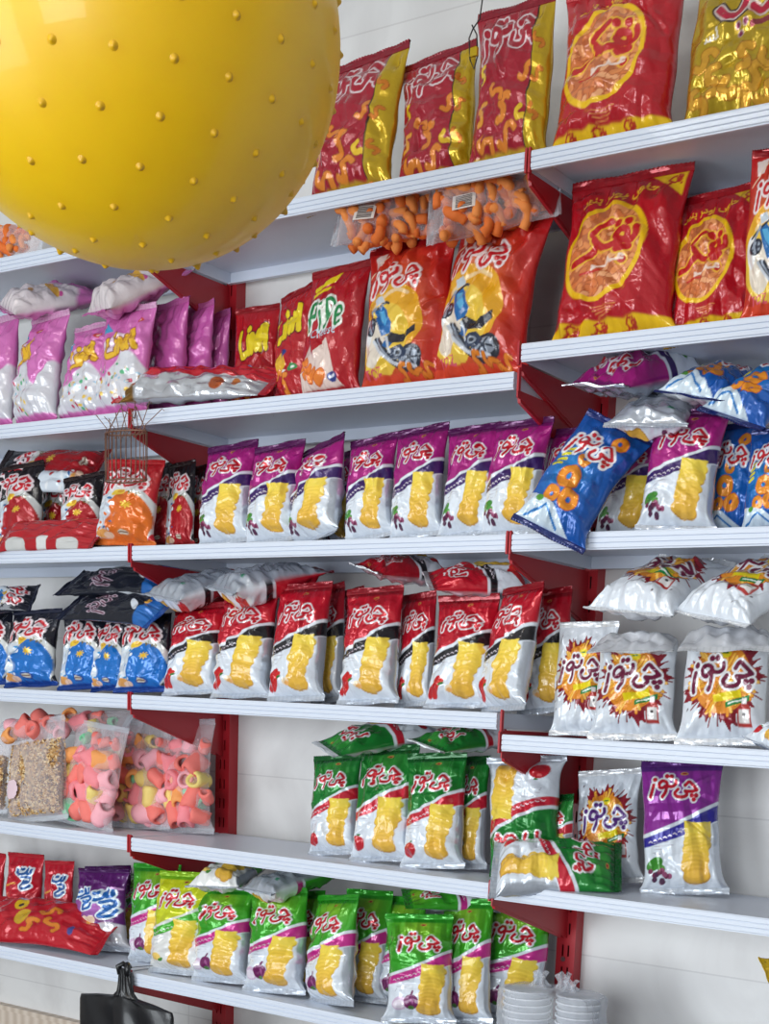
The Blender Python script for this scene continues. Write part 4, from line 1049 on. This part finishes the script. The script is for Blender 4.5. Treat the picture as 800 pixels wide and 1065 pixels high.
for i, (u, tu, tv, w, y, yaw, var, lab) in enumerate((
        (230, 239, 922, 62, -.262, 4, 0, 'green and pink chips bag just right of the lime bag'),
        (285, 293, 922, 66, -.262, 6, 1, 'green and pink chips bag under the lying silver bags'),
        (316, 322, 926, 40, -.19, 0, 2, 'green and pink chips bag in the gap behind, left of the turned one'),
        (345, 354, 930, 56, -.262, -16, 2, 'green and pink chips bag turned to show its silver side'),
        (377, 388, 925, 52, -.19, 4, 0, 'green and pink chips bag right behind the turned one'),
        (412, 424, 932, 48, -.17, 2, 1, 'green and pink chips bag hidden behind the front one, at its left'),
        (436, 440, 950, 72, -.275, 26, 0, 'front green and pink chips bag with its onion picture fully in view'),
        (484, 490, 934, 56, -.20, 6, 2, 'green and pink chips bag behind the front one, at its right'),
        (524, 542, 936, 76, -.12, 12, 1, 'last green and pink chips bag at the right, by the wrapped cups'))):
    stand('greenpink', 'B6', u, (tu, tv), w, lab, G, y, .04, yaw, var)
G = 'silver and green bags lying on the bottom row'
lie('yellowgreen', (222, 922, -.285), (266, 896, -.10), (.1, -.5, .8), .12, 'silver and yellow chips bag lying by the lime bag', G, 1)
lie('greenpink', (268, 926, -.29), (346, 902, -.10), (.1, .4, -.9), .12, 'silver-backed bag lying face down over two green bags', G, 1)
lie('greenpink', (512, 938, -.10), (424, 934, -.22), (.1, -.35, .9), .09, 'green bag lying behind the front green bag', G, 2)
lie('yellowbag', (845, 1016, -.15), (798, 1014, -.24), (.3, -.7, .6), .07, 'yellow bag corner at the right picture edge near the bottom', None, 0)

# ---------------------------------------------------------------- clear bags with loose snacks
def clear_film(W, H, T, seed, nu=44, nv=50, bend=None):
    P, S, V, back, fr = bag_shape(W, H, T, seed, nu, 30, nv, bend, .55)
    return grid_mesh('clear_film', P, M_CLEAR, None, True), fr

def clear_seal(W, H, fr, top, seed):
    me = seal_mesh('clear_seal', W, H, fr, top, (230, 230, 235), .1, seed)
    me.materials.clear(); me.materials.append(M_CLOUDY); return me

def puff_mesh(name, seed, curl=False):
    """hollow tube puff, or a curled solid one"""
    rg = np.random.RandomState(seed); m = MB()
    if curl:
        pts = [(0.030 * (t - .5), .010 * math.sin(t * 4 + seed), .007 * math.cos(t * 3.3 + seed)) for t in np.linspace(0, 1, 12)]
        m.tube(pts, [.0062 + .002 * rg.rand() for _ in pts], 10)
    else:
        n = 18; L = .017
        prof = [(.0085, -L), (.0125, -L), (.0145, -L * .5), (.014, L * .2), (.015, L * .7), (.013, L), (.0088, L), (.008, 0)]
        vs = []; k = len(prof)
        for i in range(n):
            a = 2 * math.pi * i / n; w = 1 + .10 * math.sin(2 * a + seed) + .05 * rg.rand()
            vs += [(r * w * math.cos(a), r * w * math.sin(a), z + .002 * math.sin(a * 2 + seed)) for r, z in prof]
        fs = [(i * k + j, ((i + 1) % n) * k + j, ((i + 1) % n) * k + (j + 1) % k, i * k + (j + 1) % k) for i in range(n) for j in range(k)]
        m.add(vs, fs)
    return m
TUBES = []
for i, mt in enumerate(PUFF_M): TUBES.append(puff_mesh('puff', i).mesh('puff_snack', mt, True))
CURLS = [puff_mesh('curl', i, True).mesh('puff_curl', (M_CHEESE, M_CHEESE2)[i % 2], True) for i in range(4)]

def clear_bag(P0, P1, n, W, T, label, group, seed, kind='tube', name='clear_snack_bag'):
    P0 = np.asarray(P0); P1 = np.asarray(P1); H = np.linalg.norm(P1 - P0)
    r = empty(name); r.matrix_world = frame_matrix(P0, P1, n, 1, 1, 1, H)
    tag(r, label, 'snack bag', group)
    me, fr = clear_film(W, H, T, seed); 
    link('clear_film', me, r)
    link('top_seal', clear_seal(W, H, fr, True, seed), r); link('bottom_seal', clear_seal(W, H, fr, False, seed + 1), r)
    rg = random.Random(seed)
    def halfT(u, v):
        b = math.sin(min(1, v / .15) * math.pi / 2) ** .75 * math.sin(min(1, (1 - v) / .5) * math.pi / 2) ** .85
        return T / 2 * b * (1 - abs(u) ** 2.8) ** .6 if abs(u) < 1 else 0
    if kind in ('tube', 'curl'):
        step = (.033, .041) if kind == 'tube' else (.020, .022)
        z = .028; row = 0
        while z < H * .93:
            x = -W / 2 * .86 + step[0] * .55 + (row % 2) * step[0] * .4
            while x < W / 2 * .88 - step[0] * .3:
                t = halfT(x / (W / 2 * .88), z / H)
                if t > .009:
                    for yy in ((-(t - .013),) if t < .024 else (-(t - .014), t * .62 - .010)):
                        mi = rg.choice([0, 0, 0, 1, 1, 1, 1, 5, 5, 2, 2, 3, 4]) if kind == 'tube' else rg.randrange(4)
                        o = link('puff_snack', (TUBES if kind == 'tube' else CURLS)[mi], r)
                        o.location = (x + rg.uniform(-.003, .003), yy, z + rg.uniform(-.003, .003))
                        o.rotation_euler = (rg.uniform(-.5, .5) + (0 if rg.random() < .6 else 1.3), rg.uniform(-.9, .9), rg.uniform(-3, 3)) if kind == 'tube' else (rg.uniform(-3, 3), rg.uniform(-.8, .8), rg.uniform(-.4, .4))
                        k = (1.5 if kind == 'tube' else 1.3) * rg.uniform(.85, 1.05); k = min(k, max(.7, t / .0145)); o.scale = (k, k, k)
                x += step[0] * rg.uniform(.95, 1.1)
            z += step[1] * rg.uniform(.9, 1.05); row += 1
    else:
        m = MB(); rn = np.random.RandomState(seed)
        octa = np.array([(1, 0, 0), (-1, 0, 0), (0, 1, 0), (0, -1, 0), (0, 0, 1), (0, 0, -1)], float)
        fs = [(0, 2, 4), (2, 1, 4), (1, 3, 4), (3, 0, 4), (2, 0, 5), (1, 2, 5), (3, 1, 5), (0, 3, 5)]
        P, S, V, back, fr2 = bag_shape(W * .9, H, T * .62, seed, 20, 10, 20, None, .05)
        Q = P[1:17].copy()
        nr, nc = Q.shape[:2]
        m.add(Q.reshape(-1, 3), [(i * nc + j, i * nc + (j + 1) % nc, (i + 1) * nc + (j + 1) % nc, (i + 1) * nc + j) for i in range(nr - 1) for j in range(nc)], 1)
        for k in range(3200):
            u, v = rn.uniform(-.93, .93), rn.uniform(.03, .80); front = rn.rand() < .8
            t = halfT(u, v) * .80 + .0005
            c = np.array([u * W / 2 * .86, -t if front else t * .62, v * H])
            R = np.array(Matrix.Rotation(rn.uniform(0, 6.28), 3, Vector(rn.normal(size=3)).normalized()))
            sc = np.array([.0062, .0027, .0027]) * rn.uniform(.8, 1.25)
            m.add((octa * sc) @ R.T + c, fs, int(rn.choice([0, 0, 1, 2])))
        o = m.obj('seed_filling', M_SEED, r, False); o['kind'] = 'stuff'; o['label'] = 'tan and brown seeds filling the clear bag'
        b = MB(); t = halfT(-.58, .36) + .003
        n_ = 14; vs = []
        for i in range(n_ + 1):
            for j in range(n_ + 1):
                u = -.80 + .56 * i / n_; v = .20 + .20 * j / n_
                vs.append((u * W / 2 * .88, -halfT(u, v) * 1.02 - .004, v * H))
        for i in range(n_ + 1):
            for j in range(n_ + 1):
                u = -.80 + .56 * i / n_; v = .20 + .20 * j / n_
                vs.append((u * W / 2 * .88, -halfT(u, v) * 1.02 - .0034, v * H))
        N = (n_ + 1) ** 2; w_ = n_ + 1
        inside = lambda i, j: ((i + .5) / n_ - .5) ** 2 * 4.2 + ((j + .5) / n_ - .5) ** 2 * 3.4 < 1
        f2 = []
        for i in range(n_):
            for j in range(n_):
                if inside(i, j): f2 += [(i * w_ + j, (i + 1) * w_ + j, (i + 1) * w_ + j + 1, i * w_ + j + 1), tuple(N + q for q in (i * w_ + j, i * w_ + j + 1, (i + 1) * w_ + j + 1, (i + 1) * w_ + j))]
        b.add(vs, f2); b.obj('paper_label', M_PAPER, r)
    return r

def clear_stand(u, y, z, top, wpx, label, group, seed, kind='tube', lean=.03, yaw=4, T=.05):
    P0 = on_shelf(u, y, z + .013); P1 = at(top[0], top[1], y + lean); P1 = P0 + (P1 - P0) * .95
    a = math.radians(yaw); ax = np.array([math.cos(a), math.sin(a), 0]); nn = np.array([math.sin(a), -math.cos(a), 0])
    mid = (P0 + P1) / 2; du = abs(pj(mid + ax * .01)[0] - pj(mid)[0]) / .01
    return clear_bag(P0, P1, nn, wpx / du / .97, T, label, group, seed, kind)

G = 'clear bags of pastel puffs'
clear_stand(38, -.262, Z[5], (41, 748), 62, 'clear bag of tan seeds with a pink paper label on the fifth shelf', 'clear bags of seeds', 21, 'seed', .03, -10, .06)
clear_stand(-16, -.255, Z[5], (-10, 770), 44, 'clear bag of tan seeds cut by the left picture edge', 'clear bags of seeds', 22, 'seed', .03, 0, .05)
clear_stand(88, -.25, Z[5], (104, 752), 56, 'clear bag of pastel puffs right beside the bag of seeds', G, 31, 'tube', .03, -4, .055)
clear_stand(118, -.16, Z[5], (127, 748), 42, 'clear bag of pastel puffs with a green one near its top, second from the seeds', G, 32, 'tube', .03, 4, .05)
clear_stand(150, -.15, Z[5], (156, 748), 52, 'clear bag of pastel puffs left of the one nearest the upright', G, 33, 'tube', .03, 0, .05)
clear_stand(193, -.125, Z[5], (196, 748), 56, 'clear bag of pastel puffs nearest the red slotted upright', G, 34, 'tube', .02, 4, .05)
clear_bag(at(4, 762, -.25), at(132, 748, -.17), (.25, -.6, .75), .075, .045, 'clear bag of pink puffs lying on top of the other clear bags', G, 35, 'tube')
G = 'clear bags of orange puffs'
clear_bag(at(356, 232, -.255), at(462, 222, -.21), (.3, -.85, .45), .105, .08, 'clear bag of orange puffs lying on the motorcycle bags, left one', G, 41, 'curl')
clear_bag(at(452, 226, -.265), at(578, 198, -.20), (.3, -.85, .45), .12, .085, 'clear bag of orange puffs lying against the red bracket, right one', G, 42, 'curl')
clear_bag(at(-60, 262, -.262), at(44, 248, -.24), (.3, -.85, .4), .09, .05, 'clear bag of orange puffs on the top shelf, left of the ball', G, 43, 'curl')

# bar-code stickers on the two lying orange bags are parts of those bags
def sticker(root, x, z, w, h, y):
    m = MB(); m.box(x - w / 2, x + w / 2, y - .0006, y, z - h / 2, z + h / 2, 0)
    rg = random.Random(int(w * 1e4)); q = x - w / 2 + .003
    while q < x + w / 2 - .004:
        k = rg.choice([.0006, .001, .0015]); m.box(q, q + k, y - .0009, y - .0006, z - h * .36, z + h * .36, 1); q += k + rg.choice([.0009, .0014])
    m.obj('barcode_sticker', [plain('sticker_white', (226, 214, 206), .5), plain('barcode_ink', (60, 48, 50), .6)], root)
for o in [o for o in COL.objects if o.name.startswith('clear_snack_bag') and 'motorcycle' in o.get('label', '') or o.get('label', '').endswith('right one')]:
    H = o.matrix_world.to_scale()[2]
    sticker(o, .024, .07, .030, .042, -.041)

# ---------------------------------------------------------------- the knobbly ball
BD = 1.5
bc = CAM + BD * (RC.T @ np.array([(129 - PPX) / FPX, (31 - PPY) / FPX, 1.0])); BR = 0.2305
def ball():
    root = empty('knobbly_ball', tuple(bc)); tag(root, 'big yellow knobbly vinyl ball hanging in front of the upper shelves', 'ball')
    m = MB(); nu, nv = 96, 64; vs = []
    for j in range(nv + 1):
        t = math.pi * j / nv
        for i in range(nu):
            a = 2 * math.pi * i / nu
            seam = 1 + .0035 * math.exp(-((t - 1.98) / .012) ** 2)
            vs.append((BR * seam * math.sin(t) * math.cos(a), BR * seam * math.sin(t) * math.sin(a), BR * seam * math.cos(t)))
    m.add(vs, [(j * nu + i, (j + 1) * nu + i, (j + 1) * nu + (i + 1) % nu, j * nu + (i + 1) % nu) for j in range(nv) for i in range(nu)])
    m.obj('ball_skin', M_YELLOW, root, True)
    # knobs: small cones in staggered rings; one mesh shared by every knob
    k = MB(); prof = [(.0068, -.0012), (.0050, .0006), (.0036, .0022), (.0024, .0042), (.0012, .0052)]
    n = 12; vs = [(r * math.cos(2 * math.pi * i / n), r * math.sin(2 * math.pi * i / n), z) for r, z in prof for i in range(n)] + [(0, 0, .0055)]
    fs = [(a * n + i, a * n + (i + 1) % n, (a + 1) * n + (i + 1) % n, (a + 1) * n + i) for a in range(len(prof) - 1) for i in range(n)]
    fs += [((len(prof) - 1) * n + i, (len(prof) - 1) * n + (i + 1) % n, len(prof) * n) for i in range(n)]
    k.add(vs, fs); me = k.mesh('knob', M_KNOB, True)
    cand = []
    view = CAM - bc; view /= np.linalg.norm(view)
    ring = 0
    for j in range(1, 14):
        t = math.pi * j / 14; cnt = max(6, int(round(26 * math.sin(t))))
        for i in range(cnt):
            a = 2 * math.pi * (i + .13 * j) / cnt
            d = np.array([math.sin(t) * math.cos(a), math.sin(t) * math.sin(a), math.cos(t)])
            cand.append((-(d @ view), d))
    cand.sort(key=lambda c: c[0])
    for s, d in cand[:100]:
        o = link('knob', me, root); o.location = tuple(d * BR)
        o.rotation_euler = Vector(d).to_track_quat('Z', 'Y').to_euler(); o.scale = (.8, .8, .6)
    rest = MB(); o = len(fs)
    for s, d in cand[100:]:
        q = Vector(d).to_track_quat('Z', 'Y').to_matrix()
        rest.add([tuple(q @ Vector(p) + Vector(d) * BR) for p in vs], fs)
    ro = rest.obj('far_side_knobs', M_KNOB, root, True); ro['kind'] = 'stuff'
    m = MB(); m.tube([(0, 0, BR - .002), (.001, 0, BR + .2), (0, 0, 1.5 - bc[2])], .0018, 8); m.obj('hanging_cord', M_CORD, root)
    m = MB(); m.tube([(0, 0, BR - .003), (0, 0, BR + .008)], .012, 20); m.obj('valve_plug', M_YELLOW, root, True)
ball()

# ---------------------------------------------------------------- wire basket hanging from the bracket tab
def basket():
    c = at(131, 478, -.335)
    root = empty('wire_basket', (c[0], c[1], c[2])); tag(root, 'small brown wire hanging basket with loose wire hooks in front of the orange bag', 'wire basket')
    h = .052; rx, ry = .058, .02
    def ring(z, k=1.0): return [(rx * k * math.cos(t), ry * k * math.sin(t), z) for t in np.linspace(0, 2 * math.pi, 40, endpoint=False)]
    for z, k in ((h, 1), (-h * .8, .98)):
        m = MB(); m.tube(ring(z, k), .0016, 8, 0, True); m.obj('basket_rim', M_WIRE, root, True)
    for t in np.linspace(0, 2 * math.pi, 26, endpoint=False):
        m = MB(); x, y = rx * math.cos(t), ry * math.sin(t)
        m.tube([(x, y, h), (x * 1.01, y * 1.01, 0), (x * .98, y * .98, -h * .8)], .0010, 6); m.obj('basket_wire', M_WIRE, root, True)
    rg = random.Random(3)
    for k in range(11):
        x = rx * (-.9 + 1.8 * k / 10); e = (x * 1.5 + rg.uniform(-.03, .03), rg.uniform(-.01, .014), h + rg.uniform(.03, .062))
        m = MB(); m.tube([(x, -ry * .5, h - .012), (x * 1.1, 0, h + .012), e, (e[0] + .006, e[1], e[2] - .004)], .0009, 6); m.obj('loose_hook', M_WIRE, root, True)
    for s in (-1, 1):
        m = MB(); m.tube([(s * rx, 0, h), (s * rx * .4, .006, h + .05), (0.001, .022, .084)], .0012, 6); m.obj('hanger', M_WIRE, root, True)
basket()

def hook():
    c = at(493, 78, -.29)
    root = empty('wire_hook', tuple(c)); tag(root, 'thin twisted dark wire loop hanging over the red bags of the top shelf', 'wire hook')
    m = MB(); top = at(506, -30, -.29) - c
    m.tube([tuple(top), tuple(at(499, 20, -.29) - c), tuple(at(492, 30, -.29) - c), tuple(at(488, 40, -.29) - c), tuple(at(489, 62, -.29) - c), tuple(at(493, 72, -.29) - c), tuple(at(497, 58, -.29) - c), tuple(at(496, 36, -.285) - c), tuple(at(491, 26, -.286) - c)], .0012, 8)
    m.tube([tuple(top), tuple(top + np.array([0, 0, 1.5 - (c[2] + top[2])]))], .0010, 6)
    m.obj('twisted_wire', M_BLACKWIRE, root, True)
    p = at(493, 54, -.293) - c; w = .012
    m = MB(); m.box(p[0] - w * .6, p[0] + w * .6, p[1] - .0015, p[1] + .0035, p[2] - w * .55, p[2] + w * .55); m.obj('gold_clip', plain('gold_clip_metal', (196, 164, 30), .3, .6), root)
hook()

# ---------------------------------------------------------------- black carrier bag on the lowest clip
def carrier():
    c = at(131, 1008, -.32)
    root = empty('carrier_bag', tuple(c)); tag(root, 'black plastic carrier bag hanging by its handles from the lowest shelf', 'carrier bag', None)
    # outline half widths by height (metres below the hook)
    pr = [(0.004, .014), (-.012, .020), (-.03, .022), (-.046, .026), (-.058, .040), (-.062, .095), (-.070, .146), (-.080, .150), (-.12, .151), (-.2, .15), (-.30, .148), (-.36, .145)]
    rows = []
    for (z0, w0), (z1, w1) in zip(pr[:-1], pr[1:]):
        for t in np.linspace(0, 1, 6, endpoint=False): rows.append((z0 + (z1 - z0) * t, w0 + (w1 - w0) * t))
    rows.append(pr[-1])
    n = 60; s = np.concatenate([np.linspace(-1, 1, n + 1), np.linspace(1, -1, n + 1)[1:-1]]); back = np.concatenate([np.zeros(n + 1, bool), np.ones(n - 1, bool)])
    P = np.empty((len(rows), len(s), 3))
    for i, (z, w) in enumerate(rows):
        k = min(1, -min(z, 0) / .08)
        fold = .006 * np.abs(np.sin(s * (6 + 5 * (1 - k)) + 1.0)) * np.exp(-np.abs(s - .05) * (2.5 * k)) + .004 * np.sin(s * 9 + z * 40) * k * .5
        t = (.006 + .008 * k) * np.clip(1 - s ** 4, 0, 1) ** .5
        P[i, :, 0] = w * s + .0
        P[i, :, 1] = np.where(back, t * .5, -t - fold * np.clip(1 - s ** 4, 0, 1))
        P[i, :, 2] = z - (.006 * np.abs(s) if z > -.09 else 0.006 * np.abs(s) * max(0, 1 - (-.09 - z) / .05))
    me = grid_mesh('bag_sheet', P, M_BLACK); link('bag_body', me, root)
    for sx in (-1, 1):
        m = MB(); m.tube([(sx * .012, -.006, -.012), (sx * .014, -.008, .006), (sx * .007, -.002, .012), (sx * .004, .008, .004)], [.006, .007, .006, .005], 10); m.obj('handle', M_BLACK, root, True)
    m = MB(); m.tube([(.016, 0, .006), tuple(at(172, 1003, -.26) - c), tuple(at(200, 1016, -.262) - c)], .0008, 6); m.obj('tie_string', M_BLACKWIRE, root, True)
carrier()

# ---------------------------------------------------------------- cups wrapped in clear plastic, right bay of the bottom shelf
def cups():
    z0 = Z[6]; p = on_shelf(580, -.235, z0)
    p = np.array([1.02, -.20, z0])
    tgt = at(575, 1030, -.22)
    p = np.array([tgt[0], -.22, z0]); Ht = tgt[2] - z0
    root = empty('wrapped_cup_pack', tuple(p)); tag(root, 'pack of white disposable cups knotted in clear plastic on the bottom shelf', 'cup pack')
    M_CUP = plain('white_cup', (226, 228, 234), .4)
    for cx, cy, s in ((-.048, -.01, 1.0), (.052, .012, .96)):
        for k in range(5):
            m = MB(); n = 40; r1, r0 = .044 * s, .034 * s
            z = k * (Ht - .05) / 4 + .001
            vs = []; prof = [(r0, 0), (r1, .044), (r1 + .0022, .044), (r1 + .0022, .047), (r1 - .0016, .047), (r0 - .0012, .0016)]
            for i in range(n):
                a = 2 * math.pi * i / n; vs += [(cx + r * math.cos(a), cy + r * math.sin(a), z + q) for r, q in prof]
            q = len(prof)
            fs = [(i * q + j, ((i + 1) % n) * q + j, ((i + 1) % n) * q + (j + 1) % q, i * q + (j + 1) % q) for i in range(n) for j in range(q - 1)]
            fs += [tuple(i * q for i in range(n))[::-1], tuple(i * q + q - 1 for i in range(n))]
            m.add(vs, fs); m.obj('cup', M_CUP, root, True)
    # film: rounded box with two gathered tufts
    P = []; n = 88; rr = np.random.RandomState(4)
    for t, k in ((0, .98), (.1, 1.0), (.3, 1.0), (.5, 1.01), (.7, 1.0), (.86, 1.0), (.95, .985), (1.0, .93), (1.03, .82), (1.045, .55), (1.05, .25), (1.05, .02)):
        row = []
        for i in range(n):
            a = 2 * math.pi * i / n; c, s = math.cos(a), math.sin(a)
            w = .002 * math.sin(a * 11 + t * 9) + .0012 * math.sin(a * 23 + t * 3)
            row.append(((.104 * k + w) * abs(c) ** .6 * (1 if c > 0 else -1), (.062 * k + w) * abs(s) ** .75 * (1 if s > 0 else -1), .001 + Ht * t * .98))
        P.append(row)
    link('film_wrap', grid_mesh('film_wrap', np.array(P), M_CLOUDY), root)
    for tx, ty, hh in ((-.03, .0, .03), (.018, .01, .032), (.035, .0, .022)):
        rows = []
        for t in np.linspace(0, 1, 9):
            row = []
            for i in range(36):
                a = 2 * math.pi * i / 36; r = (.022 - .014 * math.sin(min(1, t * 1.6) * math.pi / 2) + .016 * max(0, t - .5)) * (1 + .28 * math.sin(a * 5 + tx * 90 + t * 2)) * (1 if t < 1 else .5)
                row.append((tx + r * math.cos(a) + .006 * t * math.sin(tx * 200), ty + r * .8 * math.sin(a), Ht * 1.02 + hh * t + .003 * math.sin(a * 3)))
            rows.append(row)
        link('film_tuft', grid_mesh('film_tuft', np.array(rows), M_CLOUDY), root)
cups()

# ---------------------------------------------------------------- light: daylight from the open shop front, an added fill window and ceiling lamps
w = bpy.data.worlds.new('shop_daylight'); SC.world = w; w.use_nodes = True
bg = w.node_tree.nodes['Background']; bg.inputs[0].default_value = (0.84, 0.92, 1.0, 1); bg.inputs[1].default_value = 1.2
def area(name, loc, target, sx, sy, power, col):
    l = bpy.data.lights.new(name, 'AREA'); l.shape = 'RECTANGLE'; l.size = sx; l.size_y = sy; l.energy = power; l.color = col
    o = bpy.data.objects.new(name, l); COL.objects.link(o); o.location = loc
    o.rotation_euler = (Vector(target) - Vector(loc)).to_track_quat('-Z', 'Y').to_euler(); return o
area('shop_door_daylight', (-0.6, -4.62, -0.45), (-0.6, 0, -0.45), 2.5, 2.3, 112, (0.90, 0.96, 1.0))
area('added_window_fill', (2.25, -4.62, 0.0), (2.25, 0, 0.0), 1.45, 1.45, 75, (0.90, 0.96, 1.0))  # unseen window added to give soft fill from the right
area('ceiling_tube_lamp', (0.9, -1.9, 1.47), (0.9, -1.9, 0), 1.2, 0.12, 14, (1.0, 0.97, 0.93))
vs = SC.view_settings
vs.view_transform = 'Standard'; vs.look = 'None'; vs.exposure = -0.17; vs.gamma = 1.0; vs.use_curve_mapping = False
